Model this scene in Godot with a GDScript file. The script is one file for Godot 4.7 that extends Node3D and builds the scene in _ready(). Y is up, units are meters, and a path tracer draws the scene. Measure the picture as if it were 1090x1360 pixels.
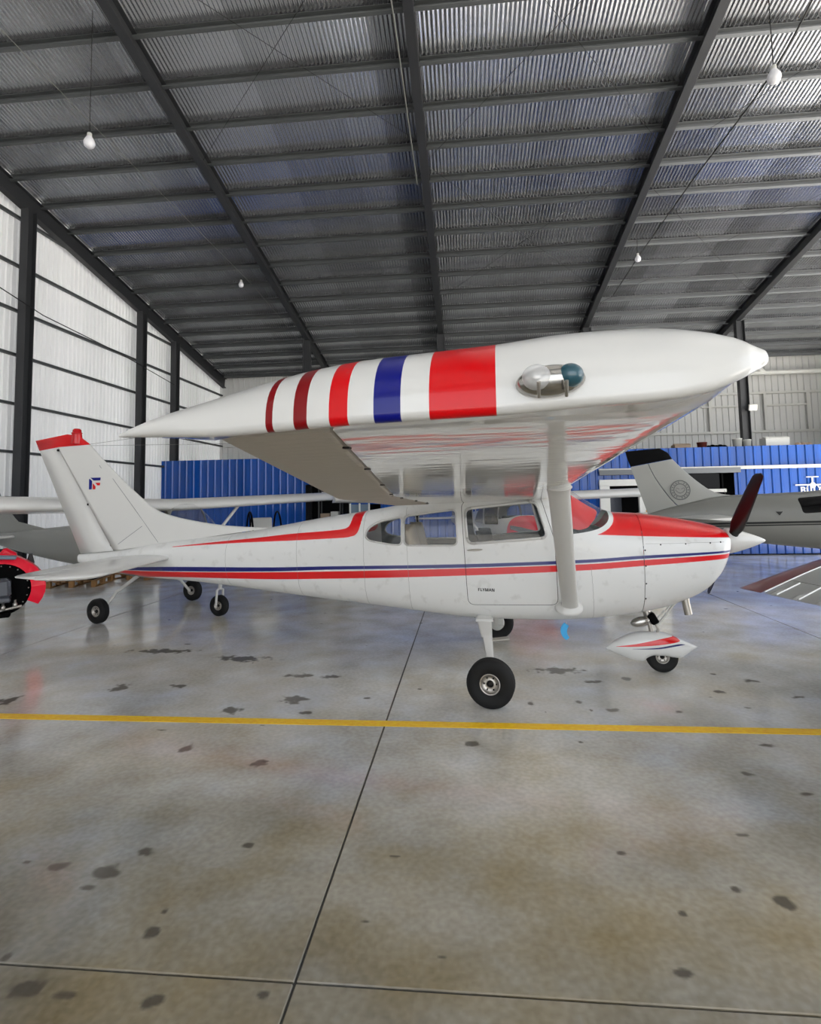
extends Node3D
# A hangar with a red, white and blue striped high-wing light aircraft seen from beyond its wing tip.

# ---------------------------------------------------------------- mesh builder
class MB:
	var p := PackedVector3Array()
	var u := PackedVector2Array()
	var n := PackedVector3Array()
	var g := PackedInt32Array()
	var has_n := false

	func tri(a: Vector3, b: Vector3, c: Vector3, grp := 0, ua := Vector2.ZERO, ub := Vector2.ZERO, uc := Vector2.ZERO) -> void:
		p.append(a); p.append(b); p.append(c)
		u.append(ua); u.append(ub); u.append(uc)
		g.append(grp)

	func tri_n(a: Vector3, b: Vector3, c: Vector3, na: Vector3, nb: Vector3, nc: Vector3, ua: Vector2, ub: Vector2, uc: Vector2) -> void:
		has_n = true
		if (c - a).cross(b - a).dot(na + nb + nc) < 0.0:
			tri(a, c, b, 0, ua, uc, ub)
			n.append(na); n.append(nc); n.append(nb)
		else:
			tri(a, b, c, 0, ua, ub, uc)
			n.append(na); n.append(nb); n.append(nc)

	func quad(a: Vector3, b: Vector3, c: Vector3, d: Vector3, grp := 0, ua := Vector2.ZERO, ub := Vector2.ZERO, uc := Vector2.ZERO, ud := Vector2.ZERO) -> void:
		tri(a, b, c, grp, ua, ub, uc)
		tri(a, c, d, grp, ua, uc, ud)

	func grid(rows: Array, grp := 0, closed := false, caps := false, sharp := false) -> void:
		var m: int = rows[0].size()
		for i in rows.size() - 1:
			var ra: PackedVector3Array = rows[i]
			var rb: PackedVector3Array = rows[i + 1]
			for j in (m if closed else m - 1):
				var k := (j + 1) % m
				quad(ra[j], ra[k], rb[k], rb[j], grp + 1 if sharp and k == 0 else grp)
		if caps:
			for e in [0, rows.size() - 1]:
				var r: PackedVector3Array = rows[e]
				var c := Vector3.ZERO
				for q in r:
					c += q
				c /= r.size()
				for j in m:
					var k := (j + 1) % m
					if e == 0:
						tri(c, r[k], r[j], -1)
					else:
						tri(c, r[j], r[k], -1)

	func box(size: Vector3, at := Vector3.ZERO, basis := Basis.IDENTITY, bev := 0.004) -> void:
		var h := size * 0.5
		var b := minf(bev, minf(h.x, minf(h.y, h.z)) * 0.45)
		var corner := func(sx: int, sy: int, sz: int, ax: int) -> Vector3:
			var v := Vector3(sx * (h.x - b), sy * (h.y - b), sz * (h.z - b))
			v[ax] = [sx, sy, sz][ax] * h[ax]
			return v
		var out := []
		for ax in 3:
			var o1 := (ax + 1) % 3
			var o2 := (ax + 2) % 3
			for s in [-1, 1]:
				var q := []
				for t in [[-1, -1], [1, -1], [1, 1], [-1, 1]]:
					var sg := [0, 0, 0]
					sg[ax] = s; sg[o1] = t[0]; sg[o2] = t[1]
					q.append(corner.call(sg[0], sg[1], sg[2], ax))
				out.append(q)
			for s in [-1, 1]:
				for t in [-1, 1]:
					var q := []
					for e in [[-1, o1], [1, o1], [1, o2], [-1, o2]]:
						var sg := [0, 0, 0]
						sg[ax] = e[0]; sg[o1] = s; sg[o2] = t
						q.append(corner.call(sg[0], sg[1], sg[2], e[1]))
					out.append(q)
		for sx in [-1, 1]:
			for sy in [-1, 1]:
				for sz in [-1, 1]:
					out.append([corner.call(sx, sy, sz, 0), corner.call(sx, sy, sz, 1), corner.call(sx, sy, sz, 2)])
		for q in out:
			for k in q.size() - 2:
				var a: Vector3 = q[0]
				var c: Vector3 = q[k + 1]
				var d: Vector3 = q[k + 2]
				if (d - a).cross(c - a).dot(a + c + d) < 0.0:
					var w := c
					c = d
					d = w
				tri(at + basis * a, at + basis * c, at + basis * d, -1)

	func lathe(prof: Array, at := Vector3.ZERO, basis := Basis.IDENTITY, seg := 24, grp := 0) -> void:
		# prof: Vector2(radius, height along the basis' y)
		var rows := []
		for q in prof:
			var r := PackedVector3Array()
			for k in seg:
				var a := TAU * k / seg
				r.append(at + basis * Vector3(q.x * cos(a), q.y, q.x * sin(a)))
			rows.append(r)
		grid(rows, grp, true, false)

	func tube(pts: Array, rad, seg := 8, grp := 0, caps := true) -> void:
		var rows := []
		var up := Vector3.UP
		for i in pts.size():
			var d: Vector3 = (pts[mini(i + 1, pts.size() - 1)] - pts[maxi(i - 1, 0)]).normalized()
			if absf(d.dot(up)) > 0.95:
				up = Vector3.RIGHT
			var sx := d.cross(up).normalized()
			var sy := sx.cross(d).normalized()
			up = sy
			var r: float = rad[i] if rad is Array else rad
			var row := PackedVector3Array()
			for k in seg:
				var a := TAU * k / seg
				row.append(pts[i] + sx * cos(a) * r + sy * sin(a) * r)
			rows.append(row)
		grid(rows, grp, true, caps)

	func ball(at: Vector3, r: Vector3, basis := Basis.IDENTITY, seg := 20, rings := 12, from := -1.0, to := 1.0) -> void:
		var rows := []
		for i in rings + 1:
			var t := PI / 2 * lerpf(from, to, float(i) / rings)
			var row := PackedVector3Array()
			for k in seg:
				var a := TAU * k / seg
				row.append(at + basis * (Vector3(cos(t) * cos(a), sin(t), cos(t) * sin(a)) * r))
			rows.append(row)
		grid(rows, 0, true, false)

	func plate(poly: PackedVector2Array, f: Callable, thick: Vector3, grp := -1) -> void:
		# an outline with thickness: f maps an outline point to space, the back face lies at + thick
		var idx := Geometry2D.triangulate_polygon(poly)
		for k in range(0, idx.size(), 3):
			var a: Vector3 = f.call(poly[idx[k]])
			var b: Vector3 = f.call(poly[idx[k + 1]])
			var c: Vector3 = f.call(poly[idx[k + 2]])
			if (c - a).cross(b - a).dot(thick) > 0.0:
				var w := b
				b = c
				c = w
			tri(a, b, c, grp)
			tri(a + thick, c + thick, b + thick, grp)
		var cw := Geometry2D.is_polygon_clockwise(poly)
		for k in poly.size():
			var a: Vector3 = f.call(poly[k])
			var b: Vector3 = f.call(poly[(k + 1) % poly.size()])
			quad(a, b, b + thick, a + thick, grp - 1)

	func volume() -> float:
		var c := Vector3.ZERO
		for q in p:
			c += q
		c /= maxf(1.0, p.size())
		var v := 0.0
		for k in range(0, p.size(), 3):
			v += (p[k] - c).dot((p[k + 1] - c).cross(p[k + 2] - c))
		return v

	func into(mesh: ArrayMesh, mat: Material, flip: bool) -> void:
		var st := SurfaceTool.new()
		st.begin(Mesh.PRIMITIVE_TRIANGLES)
		for t in g.size():
			for k in ([0, 2, 1] if flip else [0, 1, 2]):
				var i: int = t * 3 + k
				if has_n:
					st.set_normal(n[i])
				else:
					st.set_smooth_group(g[t] if g[t] >= 0 else 0xFFFFFFFF)
				st.set_uv(u[i])
				st.add_vertex(p[i])
		if not has_n:
			st.generate_normals()
		st.index()
		st.commit(mesh)
		mesh.surface_set_material(mesh.get_surface_count() - 1, mat)

	func mesh(mat: Material) -> ArrayMesh:
		var m := ArrayMesh.new()
		into(m, mat, (not has_n) and volume() > 0.0)
		return m


static func joined(parts: Array) -> ArrayMesh:
	var m := ArrayMesh.new()
	var v := 0.0
	for q in parts:
		v += q[0].volume()
	for q in parts:
		if q[0].g.size():
			q[0].into(m, q[1], v > 0.0)
	return m


# ---------------------------------------------------------------- naming and placing
var used := {}

func numbered(called: String) -> String:
	var k: int = used.get(called, 0)
	used[called] = k + 1
	return called if k == 0 else "%s_%03d" % [called, k]

func put(called: String, mesh: Mesh, parent: Node, at := Transform3D.IDENTITY) -> MeshInstance3D:
	var o := MeshInstance3D.new()
	o.mesh = mesh
	o.transform = at
	if parent == self:
		o.name = numbered(called)
	else:
		var key := "n_" + called
		var k: int = parent.get_meta(key, 0)
		parent.set_meta(key, k + 1)
		o.name = called if k == 0 else "%s_%03d" % [called, k]
	parent.add_child(o, true)
	return o

func tag(o: Node, label: String, category: String, group := "", kind := "") -> Node:
	o.set_meta("label", label)
	o.set_meta("category", category)
	if group:
		o.set_meta("group", group)
	if kind:
		o.set_meta("kind", kind)
	return o

func thing(called: String, label: String, category: String, at := Vector3.ZERO, turn := 0.0, group := "", kind := "") -> Node3D:
	var o := Node3D.new()
	o.name = numbered(called)
	add_child(o)
	o.position = at
	o.rotation.y = turn
	tag(o, label, category, group, kind)
	return o

# ---------------------------------------------------------------- materials
var M := {}

func mat(key: String, c: Color, rough := 0.5, metal := 0.0) -> StandardMaterial3D:
	var m := StandardMaterial3D.new()
	m.resource_name = key
	m.albedo_color = c
	m.roughness = rough
	m.metallic = metal
	m.cull_mode = BaseMaterial3D.CULL_DISABLED
	M[key] = m
	return m

func glass(key: String, c: Color, alpha: float) -> StandardMaterial3D:
	var m := mat(key, Color(c.r, c.g, c.b, alpha), 0.02)
	m.transparency = BaseMaterial3D.TRANSPARENCY_ALPHA
	m.metallic_specular = 0.35
	return m

func noise(freq: float, sd: int, octaves := 4) -> FastNoiseLite:
	var f := FastNoiseLite.new()
	f.noise_type = FastNoiseLite.TYPE_SIMPLEX_SMOOTH
	f.frequency = freq
	f.seed = sd
	f.fractal_octaves = octaves
	return f

func noise_tex(size: int, freq: float, sd: int, ramp = null, normal := false, strength := 4.0, octaves := 4) -> NoiseTexture2D:
	var t := NoiseTexture2D.new()
	t.width = size
	t.height = size
	t.seamless = true
	t.noise = noise(freq, sd, octaves)
	t.as_normal_map = normal
	t.bump_strength = strength
	if ramp:
		var gr := Gradient.new()
		gr.set_color(0, ramp[0])
		gr.set_color(1, ramp[1])
		t.color_ramp = gr
	return t

func make_materials() -> void:
	mat("white paint", Color(0.84, 0.835, 0.82), 0.28)
	M["white paint"].clearcoat_enabled = true
	M["white paint"].clearcoat = 0.5
	M["white paint"].clearcoat_roughness = 0.08
	var wavy := noise_tex(512, 0.012, 31, null, true, 1.6, 2)
	var w := mat("wing skin", Color(0.92, 0.915, 0.9), 0.03)
	w.metallic_specular = 0.95
	w.normal_enabled = true
	w.normal_texture = wavy
	w.normal_scale = 0.32
	w.uv1_triplanar = true
	w.uv1_scale = Vector3(0.4, 1.0, 1.8)
	mat("control surface", Color(0.74, 0.71, 0.665), 0.5)
	mat("tip paint", Color(0.84, 0.835, 0.82), 0.3)
	M["tip paint"].clearcoat_enabled = true
	M["tip paint"].clearcoat = 0.4
	M["tip paint"].clearcoat_roughness = 0.1
	for q in [["red paint", Color(0.82, 0.0, 0.04)], ["dark red paint", Color(0.5, 0.0, 0.03)], ["blue paint", Color(0.0, 0.04, 0.46)], ["black paint", Color(0.012, 0.012, 0.016)], ["maroon paint", Color(0.36, 0.0, 0.03)], ["bright red paint", Color(0.95, 0.06, 0.2)]]:
		var m := mat(q[0], q[1], 0.3)
		m.clearcoat_enabled = true
		m.clearcoat = 0.25
		m.clearcoat_roughness = 0.08
		m.metallic_specular = 0.35
	mat("grey paint", Color(0.42, 0.42, 0.4), 0.35)
	mat("silver grey paint", Color(0.52, 0.52, 0.5), 0.35)
	mat("steel", Color(0.27, 0.28, 0.285), 0.5)
	mat("rafter steel", Color(0.17, 0.175, 0.185), 0.5)
	mat("pale steel", Color(0.78, 0.78, 0.76), 0.45)
	mat("galvanised steel", Color(0.44, 0.45, 0.46), 0.45, 0.2)
	mat("shaded purlin steel", Color(0.31, 0.32, 0.325), 0.45, 0.1)  # darker copy for the left bays, their shade put into the colour
	for k in 4:
		var c: float = [0.74, 0.7, 0.77, 0.64][k]
		mat("roof sheet %d" % k, Color(c, c * 1.01, c * 1.03), 0.2, 0.85)
	for k in 3:
		var c: float = [0.9, 0.88, 0.85][k]
		var m := mat("wall sheet %d" % k, Color(c, c, c), 0.5)
		m.backlight_enabled = true
		m.backlight = Color(0.75, 0.75, 0.75)
	mat("back sheet", Color(0.8, 0.8, 0.79), 0.5)
	for k in 3:
		mat("blue sheet %d" % k, [Color(0.04, 0.295, 0.63), Color(0.055, 0.31, 0.66), Color(0.04, 0.28, 0.6)][k], 0.12)
	mat("rubber", Color(0.028, 0.028, 0.03), 0.75)
	mat("chrome", Color(0.7, 0.69, 0.67), 0.22, 1.0)
	mat("aluminium", Color(0.72, 0.7, 0.67), 0.35, 0.85)
	mat("dark metal", Color(0.1, 0.09, 0.085), 0.5, 0.5)
	mat("dark interior", Color(0.05, 0.05, 0.05), 0.8)
	mat("beige leather", Color(0.72, 0.67, 0.58), 0.55)
	mat("dark fabric", Color(0.04, 0.04, 0.044), 0.95)
	M["dark fabric"].metallic_specular = 0.2
	mat("red cloth", Color(0.8, 0.05, 0.1), 0.6)
	mat("blade", Color(0.035, 0.02, 0.022), 0.4)
	mat("seam", Color(0.3, 0.3, 0.29), 0.8)
	mat("yellow paint", Color(0.9, 0.62, 0.04), 0.45)
	mat("bulb white", Color(0.88, 0.88, 0.9), 0.3)
	mat("cable", Color(0.02, 0.02, 0.022), 0.6)
	mat("wire", Color(0.42, 0.42, 0.4), 0.5)
	mat("wood", Color(0.62, 0.46, 0.28), 0.7)
	mat("cardboard", Color(0.66, 0.58, 0.5), 0.8)
	mat("white plastic", Color(0.82, 0.82, 0.8), 0.4)
	mat("terracotta", Color(0.4, 0.16, 0.12), 0.7)
	mat("light blue", Color(0.25, 0.68, 0.92), 0.5)
	mat("teal lens", Color(0.0, 0.28, 0.34), 0.05)
	M["teal lens"].clearcoat_enabled = true
	M["teal lens"].clearcoat = 1.0
	mat("red lens", Color(0.75, 0.02, 0.05), 0.1)
	mat("office white", Color(0.9, 0.9, 0.88), 0.6)
	mat("off black", Color(0.012, 0.012, 0.014), 0.7)
	M["off black"].metallic_specular = 0.2
	mat("grey plastic", Color(0.3, 0.31, 0.34), 0.35)
	mat("soft grey", Color(0.45, 0.52, 0.58), 0.6)
	glass("pane", Color(0.9, 0.93, 0.93), 0.05)
	glass("clear lens", Color(0.95, 0.95, 0.95), 0.4)
	glass("amber pane", Color(0.55, 0.5, 0.42), 0.45)
	mat("dark pane", Color(0.012, 0.014, 0.018), 0.08)
	M["dark pane"].metallic_specular = 0.25
	mat("outside concrete", Color(0.62, 0.61, 0.59), 0.8)

# ---------------------------------------------------------------- general shapes
func lerp_table(t: Array, x: float, col: int) -> float:
	# smooth (Catmull-Rom) look-up in rows sorted by their first column
	var i := 0
	while i < t.size() - 2 and x > t[i + 1][0]:
		i += 1
	var a: Array = t[i]
	var b: Array = t[i + 1]
	var h: float = b[0] - a[0]
	var f := clampf((x - a[0]) / h, 0.0, 1.0)
	var sl: float = (b[col] - a[col]) / h
	var m0 := sl
	var m1 := sl
	if i > 0:
		var s0: float = (a[col] - t[i - 1][col]) / (a[0] - t[i - 1][0])
		m0 = 0.0 if s0 * sl <= 0.0 else 2.0 * s0 * sl / (s0 + sl)
	if i < t.size() - 2:
		var s1: float = (t[i + 2][col] - b[col]) / (t[i + 2][0] - b[0])
		m1 = 0.0 if s1 * sl <= 0.0 else 2.0 * s1 * sl / (s1 + sl)
	var f2 := f * f
	var f3 := f2 * f
	return (2 * f3 - 3 * f2 + 1) * a[col] + (f3 - 2 * f2 + f) * h * m0 + (-2 * f3 + 3 * f2) * b[col] + (f3 - f2) * h * m1

func rounded(pts: Array, r: float, steps := 5) -> PackedVector2Array:
	var out := PackedVector2Array()
	for i in pts.size():
		var q: Vector2 = pts[i]
		var a: Vector2 = pts[i - 1]
		var b: Vector2 = pts[(i + 1) % pts.size()]
		var da := minf(r, q.distance_to(a) * 0.48)
		var db := minf(r, q.distance_to(b) * 0.48)
		var s := q + (a - q).normalized() * da
		var e := q + (b - q).normalized() * db
		for k in steps + 1:
			var t := float(k) / steps
			out.append(s.lerp(q, t).lerp(q.lerp(e, t), t))
	return out

func subdivided(poly: PackedVector2Array, step := 0.04) -> PackedVector2Array:
	var out := PackedVector2Array()
	for i in poly.size():
		var a := poly[i]
		var b := poly[(i + 1) % poly.size()]
		var k := maxi(1, int(ceil(a.distance_to(b) / step)))
		for j in k:
			out.append(a.lerp(b, float(j) / k))
	return out

# a fuselage skin: table rows are [x, bottom, top, half width, height of greatest width, exponent]
class Hull:
	var root
	var table: Array
	var cache := {}

	func sec(x: float) -> Array:
		var key := roundi(x * 100000.0)
		if not cache.has(key):
			var r := []
			for c in range(1, 6):
				r.append(root.lerp_table(table, x, c))
			cache[key] = r
		return cache[key]

	func pt(x: float, s: float, side: int, off := 0.0) -> Vector3:
		var q := sec(x)
		s = clampf(s, 0.0, 1.0)
		var yb: float = q[0] + off
		var yt: float = q[1] - off
		var y := yb + (yt - yb) * (1.0 - cos(PI * s)) * 0.5
		var yc: float = clampf(q[3], yb + 0.02 * (yt - yb), yt - 0.02 * (yt - yb))
		var r := (y - yc) / (yt - yc) if y > yc else (yc - y) / (yc - yb)
		var w: float = maxf(0.0, q[2] - off)
		return Vector3(x, y, side * w * pow(maxf(0.0, 1.0 - pow(minf(1.0, r), q[4])), 1.0 / q[4]))

	func normal(x: float, s: float, side: int) -> Vector3:
		var e := 0.004
		var s0 := clampf(s, 0.012, 0.988)
		var a := pt(x + e, s0, side) - pt(x - e, s0, side)
		var b := pt(x, s0 + 0.006, side) - pt(x, s0 - 0.006, side)
		var n := a.cross(b).normalized()
		var c := sec(x)
		var out := Vector3(0, pt(x, s0, side).y - c[3], pt(x, s0, side).z)
		if n.dot(out) < 0.0:
			n = -n
		if s < 0.006 or s > 0.994:
			n = Vector3(n.x, n.y, 0).normalized()
		return n if n.dot(out) > 0.0 else -n

	func s_of(x: float, y: float) -> float:
		var q := sec(x)
		return acos(clampf(1.0 - 2.0 * (y - q[0]) / (q[1] - q[0]), -1.0, 1.0)) / PI

	func flat(poly: PackedVector2Array) -> PackedVector2Array:
		var out := PackedVector2Array()
		for v in poly:
			out.append(Vector2(v.x, s_of(v.x, v.y) * 2.0))
		return out

	func patch(mb, xs: PackedFloat64Array, ns: int, side: int, inc = null, exc := [], off := 0.0, uv := Rect2(0, 0, 1, 1)) -> void:
		var boxes := []
		for e in exc:
			boxes.append(bounds(e))
		var ib := Rect2()
		if inc != null:
			ib = bounds(inc)
		for i in xs.size() - 1:
			for j in ns:
				var cell := PackedVector2Array([Vector2(xs[i], 2.0 * j / ns), Vector2(xs[i + 1], 2.0 * j / ns), Vector2(xs[i + 1], 2.0 * (j + 1) / ns), Vector2(xs[i], 2.0 * (j + 1) / ns)])
				var cb := Rect2(cell[0], cell[2] - cell[0])
				var polys := [cell]
				if inc != null:
					if not ib.intersects(cb):
						continue
					polys = Geometry2D.intersect_polygons(cell, inc)
				for e in exc.size():
					if boxes[e].intersects(cb):
						var left := []
						for q in polys:
							left.append_array(Geometry2D.clip_polygons(q, exc[e]))
						polys = left
				for q in polys:
					emit(mb, q, side, off, uv)

	func bounds(q: PackedVector2Array) -> Rect2:
		var r := Rect2(q[0], Vector2.ZERO)
		for v in q:
			r = r.expand(v)
		return r

	func emit(mb, q: PackedVector2Array, side: int, off: float, uv: Rect2) -> void:
		var ps := []
		var nn := []
		var us := []
		for v in q:
			var s := v.y * 0.5
			var nv := normal(v.x, s, side)
			var w := pt(v.x, s, side)
			ps.append(w - nv * off)
			nn.append(nv)
			us.append(Vector2((w.x - uv.position.x) / uv.size.x, 1.0 - (w.y - uv.position.y) / uv.size.y))
		var idx := PackedInt32Array([0, 1, 2, 0, 2, 3]) if q.size() == 4 else Geometry2D.triangulate_polygon(q)
		for k in range(0, idx.size(), 3):
			var a := idx[k]
			var b := idx[k + 1]
			var c := idx[k + 2]
			mb.tri_n(ps[a], ps[b], ps[c], nn[a], nn[b], nn[c], us[a], us[b], us[c])

	func rim(mb, poly: PackedVector2Array, side: int, wide: float, proud: float) -> void:
		# a raised band along an outline on the skin
		var rows := []
		var k := poly.size()
		for i in k + 1:
			var v := poly[i % k]
			var d := (poly[(i + 1) % k] - poly[(i - 1 + k) % k]).normalized()
			var o := Vector2(d.y, -d.x)
			var row := PackedVector3Array()
			for t in [[-1.0, 0.0], [-0.85, 1.0], [0.85, 1.0], [1.0, 0.0]]:
				var at: Vector2 = v + o * (t[0] * wide * 0.5)
				var s := s_of(at.x, at.y)
				row.append(pt(at.x, s, side) + normal(at.x, s, side) * (proud if t[1] > 0.5 else -0.014))
			rows.append(row)
		mb.grid(rows, 0, true, false)

func span(a: float, b: float, step: float) -> PackedFloat64Array:
	var k := maxi(1, int(round((b - a) / step)))
	var out := PackedFloat64Array()
	for i in k + 1:
		out.append(lerpf(a, b, float(i) / k))
	return out

const UP := [[0.0, 0.035], [0.006, 0.052], [0.02, 0.068], [0.05, 0.085], [0.1, 0.102], [0.18, 0.113], [0.3, 0.117], [0.45, 0.108], [0.6, 0.088], [0.75, 0.058], [0.88, 0.03], [1.0, 0.003]]
const LOW := [[0.0, 0.035], [0.006, 0.022], [0.02, 0.013], [0.05, 0.005], [0.1, 0.001], [0.2, 0.0], [0.45, 0.0], [0.75, 0.0], [1.0, 0.0]]
const SYM := [[0.0, 0.0], [0.01, 0.016], [0.04, 0.03], [0.1, 0.043], [0.2, 0.05], [0.35, 0.05], [0.55, 0.04], [0.75, 0.024], [0.9, 0.011], [1.0, 0.001]]

const STEPS := [0.0, 0.006, 0.02, 0.05, 0.1, 0.18, 0.3, 0.45, 0.6, 0.75, 0.88, 1.0]

func foil_row(le: Vector3, te: Vector3, u0: float, u1: float, up: Array, low: Array, thick: float, axis: Vector3, bump := 0.0) -> PackedVector3Array:
	# one closed section between the chord fractions u0 and u1, always of the same number of points
	var c := te - le
	var L := c.length()
	var row := PackedVector3Array()
	var k := STEPS.size()
	for i in k:
		var uu: float = lerpf(u0, u1, STEPS[k - 1 - i])
		row.append(le + c * uu + axis * (lerp_table(up, uu, 1) * L * thick))
	for i in range(1 if u0 <= 0.0 else 0, k):
		var uu: float = lerpf(u0, u1, STEPS[i])
		row.append(le + c * uu + axis * (lerp_table(low, uu, 1) * L * thick - (bump if i > 1 and i < k - 1 else 0.0)))
	return row

func make_wheel(parent: Node, at: Vector3, rad: float, wide: float, turn := 0.0, rim_part := 0.43) -> Node3D:
	# a tyre with grooves, a rim dish and a hub cap with bolts, axle along z
	var b := Basis(Vector3.UP, turn) * Basis(Vector3.RIGHT, PI / 2)
	var t := MB.new()
	var r0 := rad * rim_part
	var h := wide * 0.5
	var prof := [Vector2(r0, -h * 0.62), Vector2(r0 + (rad - r0) * 0.25, -h * 0.86), Vector2(r0 + (rad - r0) * 0.55, -h), Vector2(r0 + (rad - r0) * 0.85, -h * 0.86), Vector2(rad * 0.985, -h * 0.6)]
	for k in [-0.4, 0.0, 0.4]:
		prof.append_array([Vector2(rad * 0.995, h * (k - 0.13)), Vector2(rad * 0.975, h * (k - 0.05)), Vector2(rad * 0.975, h * (k + 0.05)), Vector2(rad * 0.995, h * (k + 0.13))])
	prof.append_array([Vector2(rad * 0.985, h * 0.6), Vector2(r0 + (rad - r0) * 0.85, h * 0.86), Vector2(r0 + (rad - r0) * 0.55, h), Vector2(r0 + (rad - r0) * 0.25, h * 0.86), Vector2(r0, h * 0.62)])
	t.lathe(prof, Vector3.ZERO, b, 40)
	var tyre := put("tyre", t.mesh(M["rubber"]), parent, Transform3D(Basis.IDENTITY, at))
	var d := MB.new()
	d.lathe([Vector2(r0 * 1.0, h * 0.6), Vector2(r0 * 1.02, h * 0.7), Vector2(r0 * 0.93, h * 0.74), Vector2(r0 * 0.86, h * 0.62), Vector2(r0 * 0.8, h * 0.35), Vector2(r0 * 0.45, h * 0.3), Vector2(r0 * 0.34, h * 0.34)], Vector3.ZERO, b, 32)
	d.lathe([Vector2(r0 * 0.34, -h * 0.4), Vector2(r0 * 0.8, -h * 0.35), Vector2(r0 * 1.02, -h * 0.7), Vector2(r0, -h * 0.6)], Vector3.ZERO, b, 32)
	put("wheel_rim", d.mesh(M["aluminium"]), tyre)
	var c := MB.new()
	c.lathe([Vector2(r0 * 0.34, -h * 0.3), Vector2(r0 * 0.34, h * 0.42), Vector2(r0 * 0.28, h * 0.5), Vector2(r0 * 0.16, h * 0.52), Vector2(r0 * 0.14, h * 0.7), Vector2(0.0, h * 0.74)], Vector3.ZERO, b, 20)
	for k in 6:
		var a := TAU * k / 6
		c.lathe([Vector2(r0 * 0.08, h * 0.25), Vector2(r0 * 0.08, h * 0.42), Vector2(0, h * 0.44)], b * Vector3(cos(a) * r0 * 0.6, 0, sin(a) * r0 * 0.6), b, 8)
	put("hub_cap", c.mesh(M["dark metal"]), tyre)
	return tyre

func _ready() -> void:
	# ------------------------------------------------------------ camera, sky, light
	var cam := Camera3D.new()
	cam.name = "camera"
	add_child(cam)
	cam.position = Vector3(0, 1.95, 0)
	cam.rotation_order = EULER_ORDER_YXZ
	cam.rotation_degrees = Vector3(4.237, 5.413, -1.07)
	cam.projection = Camera3D.PROJECTION_FRUSTUM
	cam.near = 0.05
	cam.far = 300.0
	cam.size = 2.0 * 0.05 * 680.0 / 747.0
	cam.frustum_offset = Vector2(0, -0.05 * 75.0 / 747.0)
	cam.current = true

	var env := Environment.new()
	env.background_mode = Environment.BG_SKY
	var sky := Sky.new()
	var sm := ProceduralSkyMaterial.new()
	sm.sky_top_color = Color(0.93, 0.96, 1.0)
	sm.sky_horizon_color = Color(0.97, 0.985, 1.0)
	sm.sky_curve = 0.2
	sm.ground_bottom_color = Color(0.62, 0.62, 0.62)
	sm.ground_horizon_color = Color(0.85, 0.86, 0.87)
	sm.sky_energy_multiplier = 1.0
	sky.sky_material = sm
	env.sky = sky
	env.tonemap_mode = Environment.TONE_MAPPER_LINEAR
	env.tonemap_exposure = 2.92
	env.sdfgi_enabled = true
	env.ssao_enabled = true
	env.ssil_enabled = true
	var we := WorldEnvironment.new()
	we.name = "environment"
	we.environment = env
	add_child(we)
	var sun := DirectionalLight3D.new()
	sun.name = "sun"
	add_child(sun)
	sun.rotation_degrees = Vector3(-62, 80, 0)
	sun.light_energy = 5.0
	sun.light_color = Color(1.0, 0.985, 0.965)
	sun.light_angular_distance = 8.0
	sun.shadow_enabled = true
	sun.sky_mode = DirectionalLight3D.SKY_MODE_LIGHT_ONLY

	make_materials()
	build_floor()
	build_ceiling()
	build_walls()
	build_partition()
	build_hero()
	build_white_plane()
	build_far_plane()
	build_grey_plane()
	build_near_wing()
	build_tug()
	build_clutter()
	build_lamps()

# ---------------------------------------------------------------- the hangar
const LEFT := -10.25
const RIGHT := 14.2
const BACK := -22.8
const FRONT := 15.0
const SLOPE := 0.19
const ROOF0 := 11.5     # height of the sheets above the camera
const PITCH := 0.935

func roof_y(z: float) -> float:
	return ROOF0 + SLOPE * z

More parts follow.
